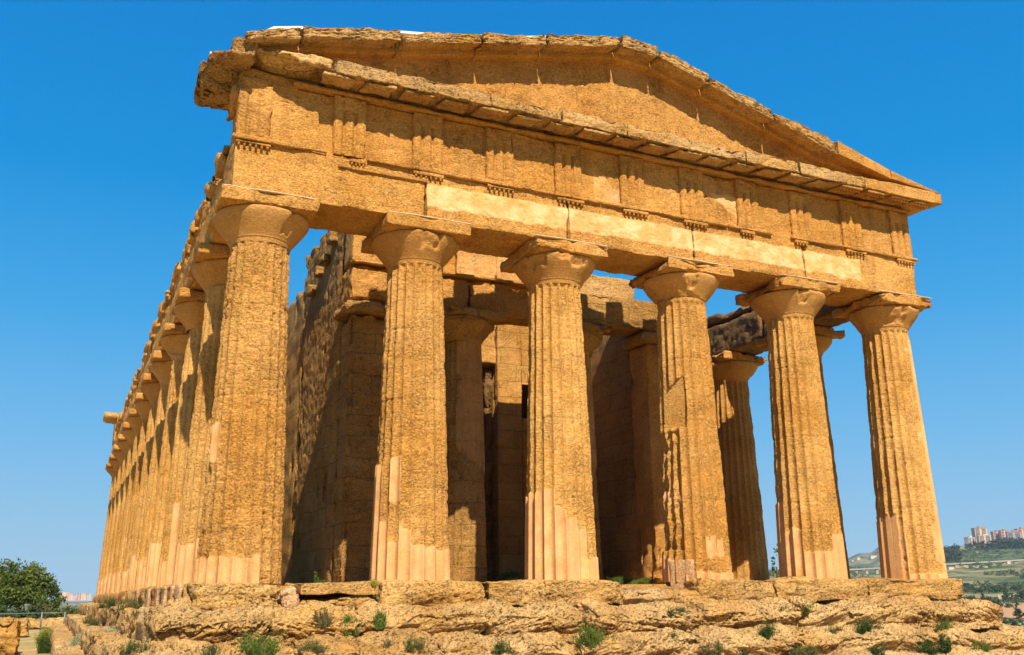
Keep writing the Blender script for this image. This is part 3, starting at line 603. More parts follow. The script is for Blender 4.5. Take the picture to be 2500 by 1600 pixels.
xs4 = [-2.6, .9, 4.1, 7.5, 10.7, 13.9, 18.0]
for k in range(6): ledge(xs4[k]+.01, xs4[k+1]-.01, -2.75, -1.5, -2.2, Z4-(.08 if k == 5 else 0)+.03*math.sin(k*2.9), 560+k, tl[(k+1) % 8], .12)
# left flank steps
ysl = [.31, 2.6, 5.2, 8.2, 11.5, 15.2, 19.2, 23.6, 28.2, 33.2, 38.7]
for k in range(10):
    rs = .04 if k < 3 else (.07 if k < 6 else .12)
    a, b = ysl[k]+.01, ysl[k+1]-.01
    rk('stylobate_block', (-.82, .1, a-.01, b+.01, -.47, 0), 580+k, .1, M_step, rs, skip='z-x+', rnd=.02, chip=.05)
    rk('step_block', (-1.40, -.75, a-.03-(1.05 if k == 0 else 0), b+.03+(.7 if k == 9 else 0), -.98, Z2), 600+k, .1, M_rock, rs*.7, a=.08, skip='z-x+', chip=.14, rnd=.03)
    rk('step_block', (-1.98, -1.3, a-.03-(1.6 if k == 0 else 0), b+.03+(1.3 if k == 9 else 0), -1.48, Z3), 620+k, .1, M_rock, rs*.7, a=.08, skip='z-x+', chip=.14, rnd=.03)
    rk('step_block', (-2.58, -1.9, a-.03-(2.1 if k == 0 else 0), b+.03+(1.9 if k == 9 else 0), -2.3, Z4), 640+k, .1, M_rock, rs, a=.08, skip='z-x+', chip=.14, rnd=.03)
    rk('stylobate_block', (15.3, 16.05, a, b, -1.4, 0), 660+k, .1, M_step, .15, skip='z-x-')
stone('step_block', (15.9, 17.2, -.6, 38, -2.0, -.9), M_rock, T, .2, .05, amp=.08, seed=680, skip='z-')
for k, (y, w) in enumerate([(.5, .5), (1.6, .35), (2.9, .55), (4.3, .4), (6.2, .6), (9.3, .5)]):
    stone('plaster_slab', (-.90, -.80, y, y+w, -.47, -.01), M_mort, T, .06, .02, amp=.02, seed=690+k, chip=.05)

# ================================================================== GROUND, HILLS
def ground_mat():
    t = NT('dry_ground'); p = t.pos(); n = t.noise(p, .35, 7, .65); f = t.noise(p, 3.0, 6, .7); g = t.noise(p, 22, 4, .7)
    c = t.mix(t.ramp(n, .40, .58), (.60, .37, .16), (.33, .30, .09)); c = t.mix(t.ramp(f, .5, .7, 0, .6), c, (.62, .43, .20)); c = t.mix(t.ramp(g, .5, .7, 0, .35), c, (.24, .20, .07))
    t.l(c, t.b.inputs['Base Color']); t.b.inputs['Roughness'].default_value = .95; t.l(t.bump(t.math('ADD', f, g), .8, .05), t.b.inputs['Normal']); return t.m
def hill_mat():
    t = NT('hill_scrub'); p = t.pos()
    n = t.noise(t.mp(p, (1, 1, 1)), .006, 8, .62); f = t.noise(p, .03, 6, .7, .5); g = t.noise(p, .2, 5, .7)
    c = t.mix(t.ramp(n, .44, .56), (.085, .12, .035), (.33, .26, .11)); c = t.mix(t.ramp(f, .47, .58, 0, .95), c, (.045, .085, .025))
    c = t.mix(t.ramp(g, .60, .68, 0, .7), c, (.46, .35, .20)); t.l(c, t.b.inputs['Base Color']); t.b.inputs['Roughness'].default_value = .95
    t.l(t.bump(t.math('ADD', f, g), .6, 2.0), t.b.inputs['Normal']); return t.m
M_ground, M_hill = ground_mat(), hill_mat()
M_field = plain('ploughed_field', (.50, .28, .13), .95, .15, .3, .3)
FPX = 2325.76
def azpx(px): return YAW+math.atan(((px-1250)/FPX-.00325)*math.cos(PITCH))
_r = [0, 40, 70, 150, 250, 320, 420, 600, 850, 1100, 1500, 1750, 2000, 2400, 3000, 4000, 5000, 9000]
ZR = [-2.2, -2.6, -7, -13, -12, -12, -11.5, -10.5, -6, 10, 40, 62, 84, 80, 40, 20, 0, -10]       # right: rises to the ridge with the flats
ZM = [-2.2, -2.6, -7, -13, -12, -12, -12, -11, -6, 7, 29, 38, 46, 44, 40, 60, 40, 10]              # between the right columns: far blue hill
ZL = [-2.2, -2.2, -2.3, -2.8, -6, -9, -12, -16, -16, -15, -14, -14, -13, -10, -3, -8, -30, -90]          # left
_az = [azpx(-1500), azpx(300), azpx(1500), azpx(2080), azpx(2150), azpx(2345), azpx(2420), azpx(2700), azpx(5200)]
def terrain(az, r):
    zl, zm, zr = np.interp(r, _r, ZL), np.interp(r, _r, ZM), np.interp(r, _r, ZR)
    k = np.interp(az, [azpx(300), azpx(1500)], [0, 1]); z = zl*(1-k)+zm*k
    k2 = np.interp(az, [azpx(2170), azpx(2335)], [0, 1]); z = z*(1-k2)+zr*k2
    P = np.stack([np.sin(az)*r, np.cos(az)*r, 0*r], 1)
    far = np.clip((r-900)/1500, 0, 1)
    z = z+far*14*fbm(P, .0011, 4, 50)*(.1+.9*k)+np.clip((r-120)/600, 0, 1)*2.5*fbm(P, .006, 4, 51)
    pxx = 1250+FPX*(np.tan(np.clip(az-YAW, -1.2, 1.2))/math.cos(PITCH)+.00325); g = np.exp(-((pxx-2190)/150.)**2)*(1+.10*np.sin(pxx/23.)+.05*np.sin(pxx/9.))
    z = z+110*g*np.exp(-((r-4000)/700.)**2)*k
    return z
def polar(name, rs, azs, mat, closed=False):
    A, Rr = np.meshgrid(azs, rs, indexing='ij'); A = A.ravel(); Rr = Rr.ravel(); Z = terrain(A, Rr)
    P0 = np.stack([CAM[0]+Rr*np.sin(A), CAM[1]+Rr*np.cos(A), Z], 1)
    if name == 'ground': P0[:, 2] += .05*fbm(P0, .5, 4, 3)*np.clip(Rr/20, 0, 1)
    F = grid_faces(len(azs), len(rs), closed=closed, flip=True)
    o = mesh_obj(name, P0, F, mat, None, True, origin=(CAM[0], CAM[1], 0)); o['kind'] = 'structure'; return o
azs = np.concatenate([np.linspace(-1.2, -.25, 60), np.linspace(-.24, 1.05, 420), np.linspace(1.07, 5.05, 80)])
polar('ground', np.concatenate([np.linspace(.01, 30, 40), np.geomspace(31, 240, 50)]), azs, M_ground, True)
polar('hills', np.concatenate([np.geomspace(236, 3000, 150), np.geomspace(3050, 9000, 40)]), azs, M_hill, True)
def gz(x, y):
    dx, dy = x-CAM[0], y-CAM[1]; return float(terrain(np.array([math.atan2(dx, dy)]), np.array([math.hypot(dx, dy)]))[0])
def polpos(px, r):
    a = azpx(px); x, y = CAM[0]+r*math.sin(a), CAM[1]+r*math.cos(a); return x, y, gz(x, y)

# ================================================================== PLANTS
def leaves(cs, size, rng, n_up=.4):
    """many small leaf quads at the centres cs"""
    n = len(cs); d = rng.normal(size=(n, 3)); d[:, 2] += n_up; d /= np.linalg.norm(d, axis=1)[:, None]
    a = np.cross(d, rng.normal(size=(n, 3))); a /= np.linalg.norm(a, axis=1)[:, None]; b = np.cross(d, a)
    s = size*(.6+.8*rng.rand(n))[:, None]; V = np.stack([cs-a*s, cs-b*s*.55, cs+a*s, cs+b*s*.55], 1).reshape(-1, 3)
    return V, np.arange(4*n).reshape(-1, 4)
def tuft(w, h, n, seed, spread=.55, thin=.0035):
    rng = np.random.RandomState(seed); V = []; F = []
    nc = rng.randint(4, 8); cen = rng.normal(size=(nc, 2))*np.array([w*.22, w*.10]); hc = .45+.55*rng.rand(nc)
    for i in range(n):
        ci = rng.randint(nc); b = np.array([cen[ci, 0]+rng.normal()*w*.07, cen[ci, 1]+rng.normal()*w*.05, -.04])
        a = rng.rand()*6.283; d = (rng.rand()**.8)*w*spread*.55; hh = h*hc[ci]*(.35+.7*rng.rand())
        tip = b+np.array([math.cos(a)*d, math.sin(a)*d*.7, hh]); m = b*.45+tip*.55+np.array([rng.normal()*w*.04, rng.normal()*w*.04, hh*.12*rng.rand()])
        sd = np.array([math.cos(i*2.4), math.sin(i*2.4), 0])*thin; k = len(V)
        V += [b-sd, b+sd, m+sd, m-sd, tip+sd*.3, tip-sd*.3]; F += [(k, k+1, k+2, k+3), (k+3, k+2, k+4, k+5)]
        for q in range(6):
            t_ = .25+.75*rng.rand(); c = (b*(1-t_)+m*t_ if t_ < .6 else m*(1-t_)+tip*t_)+rng.normal(size=3)*w*.018; a = rng.normal(size=3); a /= np.linalg.norm(a); c2 = rng.normal(size=3)*.5; k = len(V); l = (.010+h*.05)*(.5+rng.rand())
            V += [c, c+a*l*.5+c2*l*.35, c+a*l, c+a*l*.5-c2*l*.35]; F += [(k, k+1, k+2, k+3)]
    return np.array(V), np.array(F)
PX = 1/139.0
def put_tuft(name, label, cat, x, y, z, w, h, mat, seed, n=None, group='tufts growing on the rock steps'):
    w *= .88; h *= .85
    V, F = tuft(w, h, n or int(50+w*h*1500), seed); V = V+np.array([x, y, z])
    o = mesh_obj(name, V, F, mat, None, False, origin=(x, y, z)); return tag(o, label, cat, group)
rock = 'tufts growing on the rock steps'
TU = [
 ('shrub', 'brownish thyme bush beside the pink mortar lump', 'shrub', 1.19, -1.05, -.66, .30, .36, L_brown, 1),
 ('shrub', 'tall narrow bright green plant growing in a cleft between two ledge blocks', 'plant', 1.61, -1.15, -.80, .26, .42, L_green, 2),
 ('shrub', 'bright green rounded bush below the left edge of the second front column', 'shrub', 2.13, -1.10, -.72, .36, .40, L_green, 3),
 ('grass_tuft', 'wide olive and brown grass clump at the bottom edge left of the cleft', 'grass tuft', .77, -2.05, -1.02, .55, .30, L_olive, 4),
 ('grass_tuft', 'small dry brown tuft at the bottom between two larger clumps', 'grass tuft', 1.97, -2.05, -1.0, .2, .22, L_brown, 5),
 ('grass_tuft', 'olive grass clump at the bottom below the second column', 'grass tuft', 2.39, -2.05, -1.02, .45, .27, L_olive, 6),
 ('grass_tuft', 'dark green round grass clump at the bottom below the third column', 'grass tuft', 3.92, -2.05, -1.12, .46, .30, L_dark, 7),
 ('grass_tuft', 'tiny tuft tucked under the top step left of the third column', 'grass tuft', 4.3, -1.05, -.56, .18, .13, L_dark, 8),
 ('grass_tuft', 'small yellowish tuft at the left foot of the second front column', 'grass tuft', 2.1, -.86, -.03, .22, .16, L_yel, 9),
 ('shrub', 'largest green bush at the bottom edge below the first column', 'shrub', 0.0, -2.05, -1.05, .72, .46, L_green, 10),
 ('grass_tuft', 'dark low grass clump at the bottom edge left of the largest bush', 'grass tuft', -.67, -2.05, -1.03, .5, .24, L_dark, 11),
 ('grass_tuft', 'thin sparse sprig under the right side of the third column', 'grass tuft', 6.11, -1.05, -.60, .2, .14, L_dark, 12),
 ('grass_tuft', 'dark green clump on the broken stretch left of the fourth column', 'grass tuft', 8.04, -1.05, -.62, .52, .24, L_dark, 13),
 ('shrub', 'big spiky green bush in the middle ledge below the third column', 'shrub', 5.92, -1.62, -1.08, .84, .46, L_green, 14),
 ('grass_tuft', 'small round olive tuft in the middle ledge below the broken stretch', 'grass tuft', 7.53, -1.62, -1.04, .22, .20, L_olive, 15),
 ('grass_tuft', 'green upright clump at the bottom left of the fourth column', 'grass tuft', 8.07, -2.1, -1.28, .55, .34, L_olive, 16),
 ('grass_tuft', 'green upright clump at the bottom just below the fourth column', 'grass tuft', 8.66, -2.1, -1.34, .5, .38, L_olive, 17),
 ('grass_tuft', 'tiny forked sprig left of the big spiky bush', 'grass tuft', 5.19, -1.62, -1.08, .16, .14, L_dark, 18),
 ('grass_tuft', 'low dark tuft under the top step left of the fifth column', 'grass tuft', 10.66, -1.05, -.56, .36, .15, L_dark, 19),
 ('grass_tuft', 'bright tuft under the top step below the fifth column', 'grass tuft', 11.22, -1.05, -.60, .46, .24, L_green, 20),
 ('shrub', 'dark green bush in the middle ledge left of the fifth column', 'shrub', 9.75, -1.62, -1.08, .56, .40, L_dark, 21),
 ('grass_tuft', 'small olive clump in the middle ledge below the fifth column', 'grass tuft', 11.36, -1.62, -1.03, .44, .24, L_olive, 22),
 ('shrub', 'dense green bush in the middle ledge between the fifth and sixth columns', 'shrub', 12.24, -1.62, -1.04, .70, .42, L_dark, 23),
 ('grass_tuft', 'bright green tuft in the middle ledge under the sixth column', 'grass tuft', 14.31, -1.62, -1.04, .46, .34, L_green, 24),
 ('grass_tuft', 'wide dark grass clump at the bottom below the sixth column', 'grass tuft', 13.42, -2.1, -1.44, 1.0, .40, L_dark, 25),
 ('grass_tuft', 'tall narrow tuft in the crack right of the wide dark clump', 'grass tuft', 13.94, -2.05, -1.46, .32, .54, L_dark, 26),
 ('grass_tuft', 'rightmost green tuft on the rock steps', 'grass tuft', 14.84, -2.1, -1.46, .46, .30, L_green, 27),
 ('grass_tuft', 'wide olive clump cut by the bottom edge below the fifth column', 'grass tuft', 10.16, -2.1, -1.42, 1.0, .42, L_olive, 29),
 ('grass_tuft', 'green clump at the bottom edge between the fifth and sixth columns', 'grass tuft', 11.88, -2.1, -1.45, .42, .36, L_dark, 30)]
bpy.context.view_layer.update(); _dg = bpy.context.evaluated_depsgraph_get()
def on_rock(x, y, z):
    """nearest rock surface in front of a wanted foot point"""
    d = Vector((x, y, z))-Vector(CAM); ok, loc, nrm, *_ = S.ray_cast(_dg, Vector(CAM), d.normalized())
    return (loc.x, loc.y+.02, loc.z-.01) if ok and loc.y < y+3 and abs(loc.z-z) < .5 else (x, y, z)
for a in TU: q = on_rock(*a[3:6]); put_tuft(a[0], a[1], a[2], q[0], q[1], q[2], a[6], a[7], a[8], a[9])
fl_g = 'weeds along the left flank steps'
for nm_, lb, ct, x, y, z, w, h, m, sd in [
 ('weed', 'green weed against the stained base far along the left flank', 'weed', -1.0, 19.5, -.45, .7, .35, L_dark, 41),
 ('weed', 'bushy green weed against the stained base near the corner column', 'weed', -1.0, 8.1, -.44, .6, .30, L_olive, 42),
 ('weed', 'grey green weed on the second flank step farther back', 'weed', -1.6, 15.5, -.92, .6, .32, L_dark, 43),
 ('weed', 'leafy weed on the second flank step in shadow', 'weed', -1.6, 12.0, -.92, .6, .32, L_olive, 44),
 ('weed', 'pale flowering weed on the flank steps', 'flowering weed', -1.6, 6.0, -.92, .6, .26, L_pale, 45),
 ('weed', 'tall grey green weed with white flowers on the lower flank step', 'flowering weed', -2.1, 12.5, -1.42, .5, .45, L_pale, 46),
 ('weed', 'dark green weed in the hollow under the flank step by the corner', 'weed', -1.55, -.9, -1.0, .4, .26, L_dark, 47),
 ('shrub', 'bright yellow green bush at the foot of the far flank steps', 'shrub', -2.75, 36.0, -2.2, 1.0, 1.0, L_yel, 48),
 ('weed', 'dark weed at the foot of the flank steps nearer the camera', 'weed', -2.75, 26.0, -2.2, .8, .9, L_dark, 49)]:
    x, y, z = on_rock(x, y, z) if sd < 48 else (x, y, z)
    put_tuft(nm_, lb, ct, x, y, z, w, h, m, sd, n=int(90+w*h*700), group=fl_g)
in_g = 'plants growing on the temple floor'
for nm_, lb, ct, x, y, z, w, h, m, sd in [
 ('weed', 'low green weeds on the floor between the first two columns', 'weed', 1.95, 2.0, -.05, .5, .16, L_green, 51),
 ('weed', 'single tall thin weed standing between the first two columns', 'weed', 1.85, 2.2, -.05, .14, .46, L_green, 52),
 ('grass_tuft', 'strip of dark grass on the floor right of the second column', 'grass tuft', 4.9, 2.0, -.05, .6, .13, L_dark, 53),
 ('grass_tuft', 'dark grass clump deep inside left of the third column', 'grass tuft', 6.6, 3.4, -.05, .7, .38, L_dark, 54),
 ('grass_tuft', 'yellow green sunlit grass inside left of the third column', 'grass tuft', 6.3, 2.4, -.05, .4, .18, L_yel, 55),
 ('grass_tuft', 'bright green grass bank on the floor left of the fourth column', 'grass tuft', 9.0, 2.6, -.05, .8, .22, L_green, 56),
 ('grass_tuft', 'green clump beside the left foot of the fourth column', 'grass tuft', 8.8, 1.2, -.06, .5, .16, L_green, 57),
 ('grass_tuft', 'small green tuft at the edge of the broken top step', 'grass tuft', 8.0, .3, -.12, .4, .12, L_green, 58)]:
    put_tuft(nm_, lb, ct, x, y, z+.04, w, h*1.15, m, sd, n=16 if sd == 52 else int(120+w*h*2200), group=in_g)

def tree(name, label, cat, pos, h, lobes, nleaf, lsize, mat, seed, group=None, trunk=True):
    """lobes: (dx, dy, z, rx, rz) relative to the foot"""
    rng = np.random.RandomState(seed); x, y, z = pos; root = empty(name, pos); tag(root, label, cat, group)
    C = []; wts = np.array([l[3]**2*l[4] for l in lobes]); wts = wts/wts.sum()
    for l, wt in zip(lobes, wts):
        k = int(nleaf*wt); nb = max(5, int(k/60)); cen = rng.normal(size=(nb, 3)); cen /= np.linalg.norm(cen, axis=1)[:, None]; cen *= (.55+.45*rng.rand(nb))[:, None]
        cc = cen[rng.randint(nb, size=k)]+rng.normal(size=(k, 3))*.16
        C.append(np.stack([l[0]+cc[:, 0]*l[3], l[1]+cc[:, 1]*l[3], l[2]+cc[:, 2]*l[4]], 1))
    C = np.concatenate(C)+np.array(pos); V, F = leaves(C, lsize, rng); mesh_obj('crown', V, F, mat, root, False)
    if trunk:
        V = []; F = []
        def limb(a, b, ra, rb):
            a = np.array(a, float); b = np.array(b, float); d = b-a; d = d/np.linalg.norm(d); s = np.cross(d, [0.3, 1, .1]); s /= np.linalg.norm(s); t = np.cross(d, s); k = len(V)
            for (c, r) in ((a, ra), (b, rb)):
                for j in range(6): V.append(c+r*(math.cos(j*math.pi/3)*s+math.sin(j*math.pi/3)*t))
            for j in range(6): F.append((k+j, k+(j+1) % 6, k+6+(j+1) % 6, k+6+j))
        f = np.array(pos); t0 = f+np.array([.1*h*.2, 0, h*.32]); limb(f-np.array([0, 0, .2]), t0, h*.045, h*.032)
        for l in lobes[:6]: limb(t0, f+np.array([l[0]*.8, l[1]*.8, l[2]]), h*.026, h*.008)
        mesh_obj('trunk', V, F, M_bark, root, True)
    return root
fw0 = np.array([math.sin(YAW), math.cos(YAW)])
def ray(px, py):
    d = fw+r2*((px-1250)/FPX)+u2*((800-py)/FPX); return np.array(d)
def hit(px, py, r0=60, r1=6000):
    d = ray(px, py); h = math.hypot(d[0], d[1]); rs = np.geomspace(r0, r1, 900); az = math.atan2(d[0], d[1])
    z = CAM[2]+rs*d[2]/h; t = terrain(np.full(900, az), rs); w = np.where(z <= t)[0]; k = w[0] if len(w) else 899
    r = rs[k]; return CAM[0]+r*math.sin(az), CAM[1]+r*math.cos(az), float(t[k]), r
def mpp(px, r): return r*math.cos(azpx(px)-YAW)/FPX       # metres covered by one photo pixel at ground range r

# left: the big tree, bushes, boulders, gate, rubble
def lat(px, r, az_px):
    a = azpx(px); return CAM[0]+r*math.sin(a), CAM[1]+r*math.cos(a)
tx, ty = lat(45, 92, 0); tz = gz(tx, ty)
tree('broadleaf_tree', 'large round green tree standing behind the steel fence at left', 'tree', (tx, ty, tz), 6.2,
     [(-1.6, 0, 4.0, 2.2, 1.6), (.2, .6, 4.2, 1.7, 1.3), (1.2, 0, 3.3, 1.6, 1.3), (2.1, .2, 2.6, 1.3, 1.2), (-3.0, .4, 3.3, 1.9, 1.5), (-.1, -.8, 2.7, 2.0, 1.2), (-4.6, 0, 2.6, 1.9, 1.4)], 15000, .13, L_tree, 801)
for k, (px, r, w, h, m, lb) in enumerate([(70, 88, 2.2, 1.7, L_dark, 'dark low bush right under the big tree'), (95, 90, 2.0, 2.0, L_olive, 'olive bush behind the left post of the steel gate'), (120, 92, 1.9, 1.9, L_tree, 'green bush behind the middle of the steel gate'),
      (150, 94, 2.0, 1.8, L_olive, 'olive bush behind the right post of the steel gate'), (175, 96, 2.2, 1.6, L_tree, 'green bush in front of the distant pale town'), (202, 100, 2.4, 1.7, L_brown, 'brownish green bush beside the far end of the temple steps'), (15, 88, 2.6, 1.8, L_dark, 'dark bush at the left edge behind the fence'), (-25, 90, 2.6, 2.0, L_dark, 'dark bush at the far left under the tree')]):
    x, y = lat(px, r, 0); z = gz(x, y)
    tree('bush', lb, 'bush', (x, y, z), h, [(0, 0, h*.55, w*.55, h*.5), (w*.35, 0, h*.4, w*.4, h*.4), (-w*.35, .2, h*.42, w*.4, h*.4)], 2200, .11, m, 810+k, 'bushes behind the steel fence', trunk=False)
bo = [((-6.6, -3.75, 47.5, 50.5, -2.3, -1.15), 'large block of squared ancient stone lying left of the path, farther back'), ((-7.8, -3.72, 24.0, 27.5, -2.3, -.85), 'nearer large dark stained stone block cut by the left edge'), ((-9.0, -4.1, 30.5, 34.0, -2.3, -.95), 'stone block behind the nearest one at the left edge')]
for k, (b, lb) in enumerate(bo):
    P, N, dd, F = rblock(b, .06, .12); d = weather(P, N, dd, .16, 1.0, 830+k, .40, .08, .5)+.12*np.clip(fbm(P, (1.2, 1.2, 1.6), 4, 850+k), 0, 1)
    tag(mesh_obj('stone_block', P-N*d[:, None], F, M_step, None), lb, 'stone block', 'fallen stone blocks left of the path')
P, N, dd, F = rblock((-9.0, -1.2, 68.0, 68.7, -2.35, -1.45), .10, .12); d = weather(P, N, dd, .08, 1.6, 840, .1, .1, .3)+.10*np.clip(fbm(P, (1.6, 1.6, 2.4), 3, 841)+.1, 0, 1)
tag(mesh_obj('rubble_wall', P-N*d[:, None], F, M_rock, None), 'low rubble stone wall behind the steel gate', 'stone wall')
def bar(a, b, r):
    a = np.array(a, float); b = np.array(b, float); d = b-a; d = d/np.linalg.norm(d); s = np.cross(d, [.31, .9, .17]); s /= np.linalg.norm(s); t = np.cross(d, s)
    V = [c+r*(math.cos(j*math.pi/3)*s+math.sin(j*math.pi/3)*t) for c in (a, b) for j in range(6)]
    return np.array(V), np.array([(j, (j+1) % 6, 6+(j+1) % 6, 6+j) for j in range(6)]+[(0, 5, 4, 3), (0, 3, 2, 1), (6, 7, 8, 9), (6, 9, 10, 11)])
G = empty('steel_gate', (-2.4, 63.5, -2.2)); tag(G, 'grey steel gate with two posts closing the path beside the temple', 'gate')
for x in (-3.25, -1.72): mesh_obj('post', *bar((x, 63.5, -2.3), (x, 63.5, -1.02), .06), M_metal, G)
mesh_obj('top_rail', *bar((-3.25, 63.5, -1.10), (-1.72, 63.5, -1.10), .035), M_metal, G); mesh_obj('bottom_rail', *bar((-3.25, 63.5, -2.08), (-1.72, 63.5, -2.08), .035), M_metal, G)
FN = empty('steel_fence', (-6.5, 63.6, -2.2)); tag(FN, 'grey steel railing running left from the gate behind the stone blocks', 'fence')
mesh_obj('top_rail', *bar((-12, 63.6, -1.14), (-3.3, 63.6, -1.10), .035), M_metal, FN)
for x in (-11.5, -9.0, -6.4): mesh_obj('post', *bar((x, 63.6, -2.3), (x, 63.6, -1.08), .045), M_metal, FN)
# a leafy sapling beyond the right flank, seen between the fourth and fifth columns
tree('sapling', 'slender bright green sapling beyond the far side of the temple', 'sapling', (18.85, 9.0, gz(18.85, 9)), 3.4,
     [(0, 0, 2.5, .45, .45), (.15, 0, 3.1, .22, .55), (-.3, .1, 2.1, .5, .4), (.3, 0, 1.8, .5, .4), (.35, 0, 2.8, .2, .3), (0, 0, 1.3, .7, .5)], 1500, .06, L_green, 850)

# ================================================================== DISTANT RIGHT: flats, houses, viaduct, trees
def wall_mat(name, c): return plain(name, c, .85, .08, .05)
M_flat = [wall_mat('pink_render', (.62, .35, .25)), wall_mat('cream_render', (.62, .42, .27)), wall_mat('white_render', (.58, .50, .43)), wall_mat('shaded_render', (.34, .33, .34))]  # last tone is a grey that paints one block's shade into its walls
M_roof = plain('terracotta', (.42, .20, .12), .9); M_win = plain('dark_window', (.06, .07, .09), .3); M_conc = plain('concrete', (.42, .37, .30), .9)
def boxm(c, w, d, h, ang):
    u = np.array([math.cos(ang), math.sin(ang), 0]); v = np.array([-math.sin(ang), math.cos(ang), 0]); c = np.array(c, float)
    V = [c+u*sx*w/2+v*sy*d/2+np.array([0, 0, sz*h]) for sz in (0, 1) for sx, sy in ((-1, -1), (1, -1), (1, 1), (-1, 1))]
    return np.array(V), np.array([(0, 3, 2, 1), (4, 5, 6, 7), (0, 1, 5, 4), (1, 2, 6, 5), (2, 3, 7, 6), (3, 0, 4, 7)])
def flats(px0, px1, ytop, r, label, m, rot=.35, floors=12, roof=None, group='apartment blocks on the hill', side=0):
    pc = (px0+px1)/2; x, y, z = polpos(pc, r); z -= 6; d = ray(pc, ytop); zt = CAM[2]+r*d[2]/math.hypot(d[0], d[1]); h = zt-z
    k = mpp(pc, r); w = (px1-px0)*k*1.0; a = -azpx(pc)+rot; W_ = w/(math.cos(rot)+.6*abs(math.sin(rot))); D_ = W_*.6
    root = empty('apartment_building', (x, y, z)); tag(root, label, 'apartment building', group)
    V, F = boxm((x, y, z), W_, D_, h, a); mesh_obj('wall', V, F, m, root, False)
    u = np.array([math.cos(a), math.sin(a), 0]); v = np.array([-math.sin(a), math.cos(a), 0])
    for f in range(floors):
        zz = z+6+(h-6)*(f+.35)/floors; fh = (h-6)/floors*.45
        for sx in (-.27, .24):
            c = np.array([x, y, zz])+u*sx*W_-v*(D_/2+.4); V, F = boxm(c, W_*.34, 1.4, fh*.6, a); mesh_obj('balcony', V, F, M_flat[2], root, False)
            c = np.array([x, y, zz+fh*.6])+u*sx*W_-v*(D_/2+.05); V, F = boxm(c, W_*.30, .3, fh*.9, a); mesh_obj('window', V, F, M_win, root, False)
    V, F = boxm((x, y, z+h), W_*1.04, D_*1.06, 1.0, a); mesh_obj('roof', V, F, roof or m, root, False)
    V, F = boxm(np.array([x, y, z+h+1])+u*W_*.1, W_*.35, D_*.5, 2.6, a); mesh_obj('stair_head', V, F, roof or m, root, False)
flats(2372, 2396, 1313, 2010, 'low pale block with a white end wall, leftmost on the hill', M_flat[2], .9, 7)
flats(2394, 2428, 1290, 2040, 'tallest cream tower block on the hill', M_flat[1], .45, 14, M_roof)
flats(2404, 2436, 1308, 2000, 'lower cream wing in front of the tallest tower', M_flat[1], .35, 9)
flats(2440, 2464, 1299, 2080, 'pink block with a red roof right of the tallest tower', M_flat[0], .5, 10, M_roof)
flats(2460, 2482, 1296, 2070, 'pink block with a red roof behind the grey one', M_flat[0], .5, 10, M_roof)
flats(2478, 2512, 1299, 2020, 'grey shaded block cut by the right edge', M_flat[3], .2, 11, M_roof)
flats(2500, 2530, 1292, 2100, 'pink block behind the grey one at the right edge', M_flat[0], .5, 11, M_roof)
def house(px, py, wpx, hpx, label, m, group, r=None, cat='house', name='house'):
    if r is None: x, y, z, r = hit(px, py)
    else: x, y, z = polpos(px, r)
    k = mpp(px, r); w, h = wpx*k, hpx*k; a = -azpx(px)+.3; root = empty(name, (x, y, z)); tag(root, label, cat, group)
    V, F = boxm((x, y, z-2), w, w*.7, h+2, a); mesh_obj('wall', V, F, m, root, False); V, F = boxm((x, y, z+h), w*1.05, w*.75, h*.12, a); mesh_obj('roof', V, F, M_roof if wpx < 9 else m, root, False)
hg = 'houses scattered on the far slopes'
for q in [(2096, 1368, 7, 5, 'small white house on the far slope between the last two columns'), (2132, 1364, 14, 6, 'long pale house on the far slope beside the last column'), (2082, 1372, 4, 3, 'tiny white hut left on the far slope'), (2322, 1391, 12, 5, 'white farmhouse below the viaduct right of the last column'), (2463, 1378, 7, 6, 'small pale house under the viaduct'), (2386, 1352, 6, 4, 'small stone house below the dark wood')]:
    house(q[0], q[1], q[2], q[3], q[4], M_flat[2], hg)
rr = random.Random(3); px = 138
k = 0
while px < 214:
    w = rr.choice([5, 6, 8, 9]); h = rr.choice([8, 9, 11, 12])+(4 if px < 160 else 0); r = 2950+rr.random()*120; x, y, z = polpos(px+w/2, r); z = 5.0
    root = empty('apartment_building', (x, y, z)); tag(root, 'pale pink building among many in the distant town left of the temple', 'apartment building', 'buildings of the distant town'); m_ = mpp(px, r)
    V, F = boxm((x, y, z-4), w*m_, w*m_, h*m_+4, -azpx(px)+.2); mesh_obj('wall', V, F, M_flat[(k % 3)], root, False)
    V, F = boxm((x, y, z+h*m_), w*m_*1.03, w*m_*1.03, 1.0, -azpx(px)+.2); mesh_obj('roof', V, F, M_roof if k % 3 == 0 else M_conc, root, False)
    px += w*.8; k += 1
